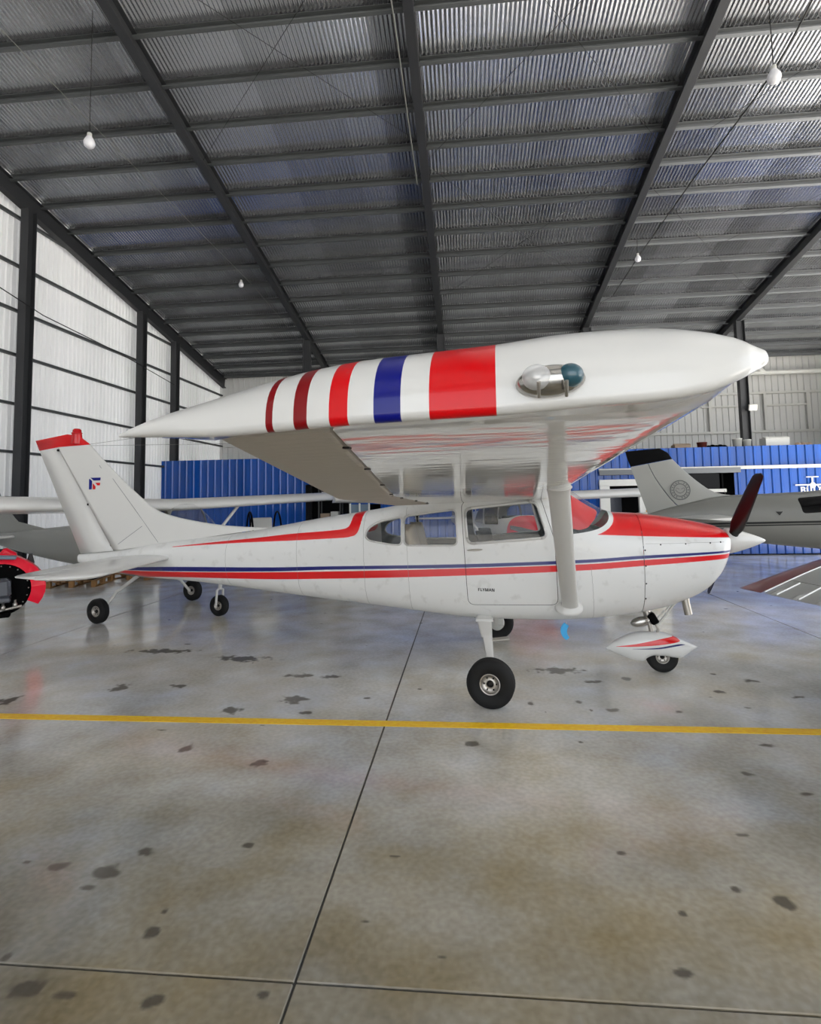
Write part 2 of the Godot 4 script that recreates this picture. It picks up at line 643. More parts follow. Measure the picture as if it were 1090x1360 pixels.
func floor_image() -> Image:
	# one stretch of polished concrete, 24 m square, with its stains
	var n := 2048
	var tile := 24.0
	var big: PackedByteArray = noise(0.0045, 5, 5).get_seamless_image(n, n).get_data()
	var mid: PackedByteArray = noise(0.016, 9, 5).get_seamless_image(n, n).get_data()
	var fine: PackedByteArray = noise(0.25, 12, 2).get_seamless_image(n, n).get_data()
	var px := n / tile
	var data := PackedByteArray()
	data.resize(n * n * 3)
	for i in n * n:
		var a := big[i] - 128
		var b := mid[i] - 128
		var c := fine[i] - 128
		# the stretch in front of the yellow line is browner and darker
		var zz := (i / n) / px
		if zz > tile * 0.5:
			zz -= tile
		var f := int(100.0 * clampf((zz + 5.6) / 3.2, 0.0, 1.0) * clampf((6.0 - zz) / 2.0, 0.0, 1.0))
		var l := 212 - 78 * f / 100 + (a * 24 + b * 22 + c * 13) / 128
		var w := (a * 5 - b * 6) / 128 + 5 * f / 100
		data[i * 3] = l + 2 + w
		data[i * 3 + 1] = l
		data[i * 3 + 2] = l - 5 - w * 2
	var im := Image.create_from_data(n, n, false, Image.FORMAT_RGB8, data)
	var blot := noise(0.05, 77, 3)
	var spots := [[-1.96, -2.97, .09, .06], [-2.23, -3.0, .05, .04], [-1.85, -3.15, .06, .04], [-1.98, -2.85, .04, .02], [-1.82, -2.28, .06, .04], [-1.64, -2.26, .05, .02], [-1.72, -5.54, .13, .1], [-2.22, -5.21, .09, .09], [-3.69, -5.81, .1, .09], [-4.6, -5.38, .09, .12], [-1.51, -5.2, .05, .04], [-2.24, -4.44, .06, .07], [-1.58, -4.21, .06, .05], [-1.86, -6.26, .17, .07]]
	spots.append_array([[-1.51, -6.24, .08, .06], [-3.09, -5.86, .08, .06], [.83, -2.54, .04, .02], [.95, -2.88, .02, .02], [1.46, -2.97, .05, .05], [1.27, -3.06, .02, .02], [1.9, -4.25, .04, .03], [2.15, -4.0, .04, .02], [0.0, -4.62, .06, .04], [-.16, -2.55, .02, .01], [1.01, -5.6, .03, .05], [.57, -5.52, .03, .05], [1.28, -5.38, .07, .04], [1.85, -5.39, .05, .04]])
	spots.append_array([[2.23, -4.72, .06, .03], [1.65, -6.28, .05, .05], [1.28, -6.17, .08, .05], [2.43, -5.92, .06, .04], [2.89, -6.26, .07, .05], [3.08, -5.8, .06, .04], [-1.47, -2.59, .03, .03], [-1.28, -3.25, .03, .03], [-1.28, -2.25, .04, .03], [-.86, -2.31, .03, .02], [.98, -6.54, .25, .11], [-2.8, -6.9, .3, .12], [-4.0, -7.2, .4, .1]])
	var rng := RandomNumberGenerator.new()
	rng.seed = 4
	for k in 260:
		spots.append([rng.randf_range(-8.0, 10.0), rng.randf_range(-15.0, 2.5), rng.randf_range(.008, .04), rng.randf_range(.006, .025)])
	for s in spots:
		var rx := maxi(2, int(s[2] * px * 1.7))
		var rz := maxi(2, int(s[3] * px * 1.7))
		for dz in range(-rz, rz + 1):
			for dx in range(-rx, rx + 1):
				var x := int(s[0] * px) + dx
				var z := int(s[1] * px) + dz
				var d: float = Vector2(dx / (s[2] * px), dz / (s[3] * px)).length() + blot.get_noise_2d(x * 1.6, z * 1.6) * 0.9
				var t := 1.0 - smoothstep(0.55, 1.15, d)
				if t > 0.01:
					var at := Vector2i(posmod(x, n), posmod(z, n))
					im.set_pixelv(at, im.get_pixelv(at).lerp(Color(0.3, 0.28, 0.25), t * 0.7))
	return im

func build_floor() -> void:
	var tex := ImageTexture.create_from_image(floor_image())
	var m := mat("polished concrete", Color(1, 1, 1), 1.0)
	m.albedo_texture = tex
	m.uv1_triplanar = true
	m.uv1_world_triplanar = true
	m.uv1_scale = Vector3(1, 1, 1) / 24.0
	m.roughness_texture = noise_tex(512, 0.008, 21, [Color(0.09, 0.09, 0.09), Color(0.2, 0.2, 0.2)])
	m.metallic_specular = 0.55
	var o := thing("floor", "polished grey concrete hangar floor of large slabs with oil stains", "floor", Vector3.ZERO, 0, "", "structure")
	var xs := [-11.405, -6.07, -0.735, 4.6, 9.935, 14.5]
	var zs := [-23.2, -13.2, -2.37, 8.46, 15.2]
	for i in xs.size() - 1:
		for j in zs.size() - 1:
			var w: float = xs[i + 1] - xs[i] - 0.011
			var d: float = zs[j + 1] - zs[j] - 0.011
			var mb := MB.new()
			mb.box(Vector3(w, 0.16, d), Vector3.ZERO, Basis.IDENTITY, 0.004)
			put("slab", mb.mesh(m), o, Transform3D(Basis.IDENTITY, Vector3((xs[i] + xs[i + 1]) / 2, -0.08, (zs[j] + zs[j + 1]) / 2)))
	var base := MB.new()
	base.box(Vector3(25.8, 0.1, 38.3), Vector3(1.5, -0.06, -4.0))
	put("joint_filler", base.mesh(M["seam"]), o)
	var y := MB.new()
	y.box(Vector3(24.2, 0.004, 0.115), Vector3(1.95, 0.002, -4.977), Basis.IDENTITY, 0.001)
	var ym := mat("worn yellow paint", Color(1, 1, 1), 0.45)
	ym.albedo_texture = noise_tex(512, 0.03, 8, [Color(0.96, 0.72, 0.1), Color(1.0, 0.85, 0.18)])
	ym.uv1_triplanar = true
	put("painted_line", y.mesh(ym), o)
	var ap := MB.new()
	ap.box(Vector3(140, 0.2, 60), Vector3(6, -0.12, 45.3), Basis.IDENTITY, 0.01)
	ap.box(Vector3(44, 0.2, 60), Vector3(-33.5, -0.12, -14.75), Basis.IDENTITY, 0.01)
	ap.box(Vector3(61.4, 0.2, 60), Vector3(45.3, -0.12, -14.75), Basis.IDENTITY, 0.01)
	var apo := put("ground", ap.mesh(M["outside concrete"]), self)
	tag(apo, "pale concrete apron outside the hangar", "ground", "", "structure")

func i_beam(mb: MB, a: Vector3, b: Vector3, deep: float, wide: float, side: Vector3) -> void:
	var d := (b - a).normalized()
	var up := side.cross(d).normalized()
	if up.dot(Vector3.UP) < 0 and absf(up.dot(Vector3.UP)) > 0.1:
		up = -up
	var bs := Basis(side, up, side.cross(up))
	var L := a.distance_to(b)
	var c := (a + b) / 2
	mb.box(Vector3(wide, 0.018, L), c + up * (deep / 2 - 0.009), bs)
	mb.box(Vector3(wide, 0.018, L), c - up * (deep / 2 - 0.009), bs)
	mb.box(Vector3(0.014, deep - 0.036, L), c, bs)

func build_ceiling() -> void:
	var o := thing("ceiling", "dark corrugated metal hangar roof on steel rafters and purlins", "ceiling", Vector3.ZERO, 0, "", "structure")
	var zb := BACK - 0.3
	var zf := FRONT + 1.5
	var tilt := atan(SLOPE)
	var L := (zf - zb) / cos(tilt)
	# corrugated sheets: ten 76 mm waves each
	var wave := 0.076
	var pts := []
	for k in 81:
		var x := k * wave / 8.0
		pts.append(Vector2(x, 0.01 * cos(TAU * x / wave)))
	var sheet := MB.new()
	var rows := []
	for e in [-L / 2, L / 2]:
		var r := PackedVector3Array()
		for q in pts:
			r.append(Vector3(q.x - 0.38, q.y, e))
		rows.append(r)
	sheet.grid(rows, 0)
	rows = []
	for e in [-L / 2, L / 2]:
		var r := PackedVector3Array()
		for q in pts:
			r.append(Vector3(q.x - 0.38, q.y + 0.006, e))
		rows.append(r)
	sheet.grid(rows, 1)
	var meshes := []
	for k in 4:
		meshes.append(sheet.mesh(M["roof sheet %d" % k]))
	var bs := Basis(Vector3.RIGHT, -tilt)
	var zm := (zb + zf) / 2
	var rng := RandomNumberGenerator.new()
	rng.seed = 11
	var x0 := LEFT - 0.3
	var count := int((RIGHT + 0.6 - x0) / 0.76) + 1
	for k in count:
		var which := 0
		var f := rng.randf()
		if f > 0.86:
			which = 3
		elif f > 0.6:
			which = 2
		elif f > 0.3:
			which = 1
		put("roof_sheet", meshes[which], o, Transform3D(bs, Vector3(x0 + 0.38 + k * 0.76, roof_y(zm) + 0.012, zm)))
	var top := MB.new()
	top.box(Vector3(RIGHT - LEFT + 1.0, 0.06, L), Vector3((RIGHT + LEFT) / 2, roof_y(zm) + 0.09, zm), bs)
	put("roof_deck", top.mesh(M["steel"]), o)
	# rafters
	var rx := [-10.0, -5.37, -0.68, 4.2, 9.05, 13.95]
	for k in rx.size():
		var mb := MB.new()
		var deep := 0.3 if k > 0 else 0.42
		var off := -0.22 - deep / 2 + 0.14
		i_beam(mb, Vector3(rx[k], roof_y(zb + 0.4) + off, zb + 0.4), Vector3(rx[k], roof_y(zf) + off, zf), deep, 0.17, Vector3.RIGHT)
		put("rafter", mb.mesh(M["rafter steel"]), o)
	# purlins, one length per bay
	for i in rx.size() - 1:
		var w: float = rx[i + 1] - rx[i] - 0.02
		var mb := MB.new()
		mb.box(Vector3(w, 0.13, 0.008), Vector3(0, -0.082, 0.0))
		mb.box(Vector3(w, 0.008, 0.07), Vector3(0, -0.146, 0.034))
		mb.box(Vector3(w, 0.008, 0.07), Vector3(0, -0.012, 0.034))
		mb.box(Vector3(w, 0.022, 0.006), Vector3(0, -0.136, 0.068))
		var me := mb.mesh(M["galvanised steel"] if i > 2 else M["shaded purlin steel"])  # right bays paler, left bays darker: light from the right put into colour
		var z := -9.44 + PITCH * 19
		while z > zb + 0.5:
			if z < zf - 0.4:
				put("purlin", me, o, Transform3D(bs, Vector3((rx[i] + rx[i + 1]) / 2, roof_y(z), z)))
			z -= PITCH
	# thin bracing rods between the rafters
	for q in [[1, -6.5, -11.0], [2, -6.0, -11.5], [3, -7.0, -12.0], [4, -8.5, -14.0], [2, -11.5, -17.0], [3, -12.5, -17.8]]:
		for s in [0, 1]:
			var a: float = rx[q[0] + s]
			var b: float = rx[q[0] + 1 - s]
			var mb := MB.new()
			mb.tube([Vector3(a, roof_y(q[1]) - 0.26, q[1]), Vector3(b, roof_y(q[2]) - 0.26, q[2])], 0.0045, 6)
			put("bracing_rod", mb.mesh(M["dark metal"]), o)

func corrugated(width: float, tall: float, period: float, deep: float, rib: float, mat_: Material) -> ArrayMesh:
	# an upright sheet in the x-y plane, ribs towards +z, lower left corner at the origin
	var mb := MB.new()
	var k := int(round(width / period))
	var prof := []
	for i in k:
		var x := i * period
		prof.append_array([Vector2(x, 0), Vector2(x + (period - rib) * 0.5, 0), Vector2(x + (period - rib) * 0.5 + rib * 0.33, deep), Vector2(x + (period - rib) * 0.5 + rib * 0.67, deep), Vector2(x + (period + rib) * 0.5, 0)])
	prof.append(Vector2(k * period, 0))
	for i in prof.size() - 1:
		var a := Vector3(prof[i].x, 0, prof[i].y)
		var b := Vector3(prof[i + 1].x, 0, prof[i + 1].y)
		var t := Vector3(0, tall, 0)
		mb.quad(a, a + t, b + t, b, -1)
		var d := Vector3(0, 0, -0.003)
		mb.quad(a + d, b + d, b + t + d, a + t + d, -1)
	return mb.mesh(mat_)

func column(parent: Node, x: float, z: float, top: float, along_x: bool, called := "column") -> void:
	var mb := MB.new()
	var bs := Basis.IDENTITY if along_x else Basis(Vector3.UP, PI / 2)
	for s in [-1, 1]:
		mb.box(Vector3(0.018, top, 0.2), bs * Vector3(s * 0.125, top / 2, 0), bs)
	mb.box(Vector3(0.24, top, 0.014), Vector3(0, top / 2, 0), bs)
	put(called, mb.mesh(M["rafter steel"]), parent, Transform3D(Basis.IDENTITY, Vector3(x, 0, z)))

func build_walls() -> void:
	# left wall: pale sheets that let the daylight through
	var lw := thing("wall_left", "translucent white corrugated side wall with dark steel columns and girts", "wall", Vector3.ZERO, 0, "", "structure")
	var turn := Basis(Vector3.UP, PI / 2)
	var z := BACK
	var k := 0
	while z < FRONT - 0.1:
		var tall := roof_y(z + 0.5) - 0.12
		put("wall_sheet", corrugated(0.96, tall, 0.16, 0.028, 0.06, M["wall sheet %d" % ((k * 7 + k / 3) % 3)]), lw, Transform3D(turn, Vector3(LEFT, 0.02, z + 0.96)))
		z += 0.96
		k += 1
	var pl := MB.new()
	pl.box(Vector3(0.12, 0.22, FRONT - BACK), Vector3(LEFT + 0.04, 0.1, (FRONT + BACK) / 2))  # added along the wall foot to keep daylight from leaking under the sheets
	put("leak_stop", pl.mesh(M["back sheet"]), lw)
	for y in [0.95, 2.02, 3.14, 4.24, 5.37, 6.4, 7.46, 8.6, 9.7, 10.8, 11.9, 13.0]:
		var za: float = maxf(BACK, (y - ROOF0 + 0.35) / SLOPE)
		if za > FRONT - 0.5:
			continue
		var mb := MB.new()
		mb.box(Vector3(0.09, 0.06, FRONT - za), Vector3(LEFT + 0.09, y, (FRONT + za) / 2))
		put("girt", mb.mesh(M["steel"]), lw)
	for cz in [12.0, 7.0, 2.4, -2.4, -7.2, -11.75, -16.4, -18.45]:
		column(lw, LEFT + 0.33, cz, roof_y(cz) - 0.5, false)
	# back wall
	var bw := thing("wall_back", "grey corrugated end wall with white steel rails", "wall", Vector3.ZERO, 0, "", "structure")
	var tall := roof_y(BACK) + 0.05
	for i in 26:
		put("wall_sheet", corrugated(0.94, tall, 0.235, 0.03, 0.05, M["back sheet"]), bw, Transform3D(Basis.IDENTITY, Vector3(LEFT + i * 0.94, 0.02, BACK)))
	for y in [4.22, 5.72]:
		var mb := MB.new()
		mb.box(Vector3(RIGHT - LEFT - 0.4, 0.09, 0.08), Vector3((RIGHT + LEFT) / 2, y, BACK + 0.1))
		put("rail", mb.mesh(M["pale steel"]), bw)
	for q in [[9.25, 10.76], [11.58, 13.12]]:
		var mb := MB.new()
		mb.box(Vector3(q[1] - q[0], 0.07, 0.07), Vector3((q[0] + q[1]) / 2, 5.23, BACK + 0.1))
		put("rail", mb.mesh(M["pale steel"]), bw)
	for x in [7.4, 9.57, 11.6, 13.15]:
		var mb := MB.new()
		mb.box(Vector3(0.1, 1.42, 0.08), Vector3(x, 4.97, BACK + 0.11))
		put("upright", mb.mesh(M["pale steel"]), bw)
	# columns in front of the end wall
	for x in [-5.37, -0.68, 4.2, 9.05, 13.85]:
		column(bw, x, -18.95, roof_y(-18.95) - 0.4, true)
	# right wall and the wall above the open doors behind the camera
	var rw := MB.new()
	rw.box(Vector3(0.2, 7.5, 5.5), Vector3(RIGHT + 0.15, 3.75, BACK + 2.75))
	rw.box(Vector3(0.2, 4.4, 38), Vector3(RIGHT + 0.15, 12.2, -4))
	rw.box(Vector3(0.2, 10.0, 10), Vector3(RIGHT + 0.15, 5.0, FRONT - 5))
	var rwo := put("wall_right", rw.mesh(M["back sheet"]), self)
	tag(rwo, "grey metal side wall at the right of the hangar", "wall", "", "structure")
	var fw := MB.new()
	fw.box(Vector3(RIGHT - LEFT, 3.0, 0.2), Vector3((RIGHT + LEFT) / 2, 13.0, FRONT + 0.1))
	fw.box(Vector3(1.0, 12.0, 0.2), Vector3(LEFT + 0.5, 6.0, FRONT + 0.1))
	var fwo := put("wall_front", fw.mesh(M["back sheet"]), self)
	tag(fwo, "grey wall above and beside the open hangar door", "wall", "", "structure")

const PZ := -18.2     # the blue office front

func build_partition() -> void:
	var o := thing("wall_partition", "glossy blue corrugated cladding of the office block across the hangar", "wall", Vector3.ZERO, 0, "", "structure")
	var top := 3.33
	var holes := [[4.25, 6.1, 2.32], [6.72, 7.88, 2.64, 1.8], [-4.85, -4.1, 2.42], [-3.75, -3.1, 1.75]]
	var x := LEFT + 0.02
	var k := 0
	while x < RIGHT - 0.5:
		var w := 0.5
		var y0 := 0.04
		var low := -1.0
		for h in holes:
			if x + w > h[0] + 0.05 and x < h[1] - 0.05:
				y0 = h[2]
				if h.size() > 3:
					low = h[3]
		put("cladding_panel", corrugated(w, top - y0, 0.25, 0.03, 0.09, M["blue sheet %d" % ((k * 5 + k / 4) % 3)]), o, Transform3D(Basis.IDENTITY, Vector3(x, y0, PZ)))
		if low > 0:
			put("cladding_panel", corrugated(w, low - 0.04, 0.25, 0.03, 0.09, M["blue sheet %d" % (k % 3)]), o, Transform3D(Basis.IDENTITY, Vector3(x, 0.04, PZ)))
		x += w
		k += 1
	var mb := MB.new()
	mb.box(Vector3(RIGHT - LEFT - 0.4, 0.06, 3.6), Vector3((RIGHT + LEFT) / 2, top - 0.1, PZ - 2.4))
	put("office_roof", mb.mesh(M["galvanised steel"]), o)
	mb = MB.new()
	mb.box(Vector3(RIGHT - LEFT - 0.4, 3.1, 0.1), Vector3((RIGHT + LEFT) / 2, 1.6, PZ - 2.6))
	put("office_lining", mb.mesh(M["dark interior"]), o)
	# sliding door track
	mb = MB.new()
	mb.box(Vector3(9.7, 0.1, 0.09), Vector3(9.05, 2.67, PZ + 0.11))
	var tr := put("trim_1", mb.mesh(M["pale steel"]), self)
	tag(tr, "pale steel sliding door track along the blue office front", "track", "", "structure")
	mb = MB.new()
	mb.box(Vector3(4.2, 0.16, 0.1), Vector3(6.3, 2.6, PZ + 0.12))
	put("track_cover", mb.mesh(M["galvanised steel"]), tr)
	# white office door front
	var d := thing("door_1", "white office door front with a dark open doorway behind the grey aircraft's tail", "door", Vector3(0, 0, PZ), 0, "", "structure")
	mb = MB.new()
	mb.box(Vector3(1.95, 0.2, 0.14), Vector3(5.18, 2.28, 0.03))
	mb.box(Vector3(0.3, 2.2, 0.14), Vector3(4.36, 1.1, 0.03))
	mb.box(Vector3(0.78, 2.2, 0.14), Vector3(5.78, 1.1, 0.03))
	put("door_frame", mb.mesh(M["office white"]), d)
	mb = MB.new()
	mb.box(Vector3(0.5, 2.05, 0.05), Vector3(4.78, 1.03, -0.4), Basis(Vector3.UP, 0.5))
	put("door_leaf", mb.mesh(M["grey plastic"]), d)
	mb = MB.new()
	mb.box(Vector3(0.3, 0.28, 0.02), Vector3(5.72, 1.28, 0.112))
	put("notice", mb.mesh(M["yellow paint"]), d)
	# dark office window
	var w1 := thing("window_1", "dark office window with a bright sill line in the blue front", "window", Vector3(0, 0, PZ), 0, "", "structure")
	mb = MB.new()
	mb.box(Vector3(1.2, 0.86, 0.03), Vector3(7.3, 2.22, -0.04))
	put("pane", mb.mesh(M["dark pane"]), w1)
	mb = MB.new()
	for s in [-1, 1]:
		mb.box(Vector3(0.05, 0.9, 0.1), Vector3(7.3 + s * 0.6, 2.22, 0))
		mb.box(Vector3(1.2, 0.05, 0.1), Vector3(7.3, 2.22 + s * 0.43, 0))
	put("window_frame", mb.mesh(M["off black"]), w1)
	mb = MB.new()
	mb.box(Vector3(0.95, 0.1, 0.12), Vector3(7.5, 1.98, 0.06))
	put("sill", mb.mesh(M["pale steel"]), w1)
	var w2 := thing("window_2", "pale greenish office window beside the shelf opening", "window", Vector3(0, 0, PZ), 0, "", "structure")
	mb = MB.new()
	mb.box(Vector3(0.62, 0.5, 0.03), Vector3(-3.42, 1.5, 0.0))
	put("pane", mb.mesh(M["soft grey"]), w2)
	mb = MB.new()
	for s in [-1, 0, 1]:
		mb.box(Vector3(0.05, 0.56, 0.08), Vector3(-3.42 + s * 0.31, 1.5, 0.02))
	put("window_frame", mb.mesh(M["office white"]), w2)
	# painted sign: front view of an aircraft over block letters
	var sg := thing("wall_sign", "white painted aircraft outline over block letters on the blue office front", "sign", Vector3(10.5, 0, PZ + 0.052))
	mb = MB.new()
	mb.box(Vector3(1.0, 0.04, 0.012), Vector3(0, 2.1, 0))
	mb.box(Vector3(0.05, 0.3, 0.012), Vector3(0, 2.2, 0))
	mb.box(Vector3(0.36, 0.03, 0.012), Vector3(0, 2.34, 0))
	mb.ball(Vector3(0, 2.09, 0), Vector3(0.09, 0.09, 0.012), Basis.IDENTITY, 16, 8)
	for s in [-1, 1]:
		mb.box(Vector3(0.03, 0.12, 0.012), Vector3(s * 0.16, 2.04, 0), Basis(Vector3.BACK, s * 0.5))
	put("aircraft_mark", mb.mesh(M["white plastic"]), sg)
	var fnt := SystemFont.new()
	fnt.font_names = PackedStringArray(["Droid Sans"])
	fnt.font_weight = 700
	var tm := TextMesh.new()
	tm.text = "BULAR"
	tm.font = fnt
	tm.font_size = 64
	tm.pixel_size = 0.0042
	tm.depth = 0.012
	tm.material = M["white plastic"]
	put("lettering", tm, sg, Transform3D(Basis.IDENTITY, Vector3(0.05, 1.94, 0)))

# ---------------------------------------------------------------- the striped aircraft
const HX0 := -5.5
const HW := 8.2
const HY0 := 0.5
const HH := 1.64
const NOSE_TABLE := [
	[-5.42, 1.17, 1.275, 0.03, 1.23, 2.0], [-4.76, 1.035, 1.34, 0.12, 1.22, 2.2], [-4.26, 0.975, 1.42, 0.19, 1.22, 2.3], [-3.84, 0.95, 1.465, 0.245, 1.22, 2.4], [-3.18, 0.89, 1.535, 0.335, 1.22, 2.5],
	[-2.6, 0.828, 1.625, 0.41, 1.23, 2.6], [-2.0, 0.766, 1.725, 0.47, 1.24, 2.8], [-1.45, 0.715, 1.80, 0.51, 1.25, 3.1], [-1.0, 0.673, 1.875, 0.53, 1.26, 3.6], [-0.6, 0.633, 1.98, 0.54, 1.26, 4.0], [-0.2, 0.6, 2.04, 0.545, 1.26, 4.2], [0.3, 0.586, 2.06, 0.545, 1.26, 4.2],
	[0.75, 0.588, 2.05, 0.54, 1.26, 4.0], [0.9, 0.59, 2.0, 0.538, 1.26, 3.6], [1.05, 0.595, 1.9, 0.535, 1.25, 3.2], [1.22, 0.606, 1.80, 0.528, 1.25, 2.9], [1.34, 0.62, 1.745, 0.52, 1.25, 2.8], [1.55, 0.652, 1.733, 0.505, 1.24, 2.8], [1.8, 0.705, 1.705, 0.485, 1.25, 2.7],
	[2.04, 0.79, 1.665, 0.455, 1.27, 2.7], [2.25, 0.9, 1.622, 0.415, 1.3, 2.6], [2.38, 1.03, 1.592, 0.37, 1.34, 2.5], [2.45, 1.14, 1.562, 0.32, 1.38, 2.3], [2.49, 1.24, 1.535, 0.27, 1.41, 2.1], [2.515, 1.34, 1.50, 0.2, 1.42, 2.0]]

func windscreen_outline(grow := 0.0) -> PackedVector2Array:
	var q := rounded([Vector2(0.81, 1.525), Vector2(1.02, 1.553), Vector2(1.15, 1.583), Vector2(1.245, 1.645), Vector2(1.28, 1.72), Vector2(1.285, 2.3), Vector2(0.78, 2.3), Vector2(0.775, 1.9)], 0.06)
	if grow > 0.0:
		return Geometry2D.offset_polygon(q, grow)[0]
	return q

func paint_run(im: Image, x: int, a: float, b: float, c: Color) -> void:
	# one column of paint from height a to b with soft ends
	a = maxf(a, 0.0)
	if b <= a:
		return
	var ia := int(ceil(a))
	var ib := int(floor(b))
	if ib > ia:
		im.fill_rect(Rect2i(x, ia, 1, ib - ia), c)
	if ia > a:
		im.set_pixel(x, ia - 1, im.get_pixel(x, ia - 1).lerp(c, minf(ia - a, b - a)))
	if b > ib and ib >= ia and ib < im.get_height():
		im.set_pixel(x, ib, im.get_pixel(x, ib).lerp(c, b - ib))

func livery() -> ImageTexture:
	var w := 2048
	var h := 410
	var im := Image.create(w, h, false, Image.FORMAT_RGB8)
	im.fill(Color(0.9, 0.9, 0.893))
	var red := Color(0.88, 0.0, 0.04)
	var blue := Color(0.03, 0.06, 0.42)
	var sx := w / HW
	var sy := h / HH
	# faint dirt
	var dirt: PackedByteArray = noise(0.02, 51, 4).get_image(w, h).get_data()
	for y in h:
		for x in range(0, w):
			var d := dirt[y * w + x]
			if d < 84:
				var t := (84 - d) / 140.0
				im.set_pixel(x, y, Color(0.9, 0.9, 0.893).lerp(Color(0.78, 0.775, 0.755), t))
	var rt := [[-5.2, 1.062, 1.05], [-4.95, 1.074, 1.015], [-4.5, 1.078, 0.99], [-4.05, 1.079, 1.007], [-2.51, 1.107, 1.025], [-1.79, 1.128, 1.048], [-0.27, 1.175, 1.101], [1.02, 1.222, 1.162], [1.53, 1.258, 1.2], [2.55, 1.313, 1.272]]
	var bt := [[-5.2, 1.066, 1.065], [-4.95, 1.1, 1.085], [-4.05, 1.139, 1.088], [-2.51, 1.164, 1.118], [-1.79, 1.186, 1.15], [-0.27, 1.22, 1.185], [1.02, 1.269, 1.238], [1.53, 1.303, 1.273], [2.55, 1.345, 1.33]]
	var ut := [[-3.95, 1.387, 1.383], [-3.39, 1.441, 1.419], [-2.79, 1.496, 1.452], [-2.31, 1.546, 1.472], [-1.72, 1.592, 1.502], [-1.63, 1.605, 1.507], [-1.585, 1.63, 1.512], [-1.565, 1.68, 1.516], [-1.55, 2.2, 1.52], [-1.51, 2.2, 1.53], [-1.475, 2.2, 1.56], [-1.45, 2.2, 1.62], [-1.435, 2.2, 1.76], [-1.43, 2.2, 2.19]]
	for x in w:
		var lx := HX0 + x / sx
		for q in [[rt, red, -5.15, 2.6], [bt, blue, -5.15, 2.6], [ut, red, -3.95, -1.43]]:
			if lx > q[2] and lx < q[3]:
				var a := (HY0 + HH - lerp_table(q[0], lx, 1)) * sy
				var b := (HY0 + HH - lerp_table(q[0], lx, 2)) * sy
				paint_run(im, x, a, b, q[1])
		# the red of the cowl
		if lx > 1.06:
			var y := lerpf(1.527, 1.504, (lx - 1.06) / 0.51) if lx < 1.57 else lerpf(1.504, 1.47, (lx - 1.57) / 0.95)
			paint_run(im, x, 0.0, (HY0 + HH - y) * sy, red)
	# the white surround of the windscreen, over the red
	var ring := windscreen_outline(0.05)
	for y in range(0, int((HY0 + HH - 1.45) * sy)):
		for x in range(int((0.6 - HX0) * sx), int((1.5 - HX0) * sx)):
			if Geometry2D.is_point_in_polygon(Vector2(HX0 + x / sx, HY0 + HH - y / sy), ring):
				im.set_pixel(x, y, Color(0.9, 0.9, 0.893))
	# joints between the skin panels
	var seam := Color(0.6, 0.6, 0.585)
	for q in [[-3.18, -3.12], [-2.24, -2.17], [-1.41, -1.37], [-0.92, -0.86]]:
		for y in range(int(0.3 * sy), int(1.45 * sy)):
			var x := int((lerpf(q[0], q[1], float(y) / h) - HX0) * sx)
			im.set_pixel(x, y, im.get_pixel(x, y).lerp(seam, 0.8))
	for y in range(int(0.95 * sy), h):
		var x := int((lerpf(1.0, 1.08, float(y) / h) - HX0) * sx)
		im.set_pixel(x, y, im.get_pixel(x, y).lerp(seam, 0.8))
	for x in range(int((1.6 - HX0) * sx), int((2.4 - HX0) * sx)):
		var y := int((HY0 + HH - lerpf(1.405, 1.43, (x - 0.0) / w)) * sy)
		im.set_pixel(x, y, im.get_pixel(x, y).lerp(seam, 0.7))
	return ImageTexture.create_from_image(im)

func blade_mesh(secs: Array, up: Array, low: Array, axis: Vector3, thick: float, mat_: Material, u0 := 0.0, u1 := 1.0) -> ArrayMesh:
	var rows := []
	for q in secs:
		rows.append(foil_row(q[0], q[1], u0, u1, up, low, thick * (q[2] if q.size() > 2 else 1.0), axis))
	var mb := MB.new()
	mb.grid(rows, 0, true, true, true)
	return mb.mesh(mat_)

func wing_le(z: float) -> Vector3:
	var f := (z - 0.42) / 4.86
	var e := maxf(0.0, z - 5.28)
	return Vector3(lerpf(0.70, 0.72, f) + e * 0.05, 1.895 + 0.245 * f + e * 0.15, z)

func wing_te(z: float) -> Vector3:
	if z < 2.52:
		return Vector3(-1.05, lerpf(1.86, 1.945, (z - 0.42) / 2.1), z)
	var f := (z - 2.52) / 2.76
	return Vector3(lerpf(-1.05, -0.53, f), lerpf(1.945, 2.12, f), z)

func hinge_u(z: float) -> float:
	var hx := -0.62 if z < 2.52 else lerpf(-0.62, -0.21, (z - 2.52) / 2.76)
	return (wing_le(z).x - hx) / (wing_le(z).x - wing_te(z).x)

func mirrored(v: Vector3, s: int) -> Vector3:
	return Vector3(v.x, v.y, v.z * s)

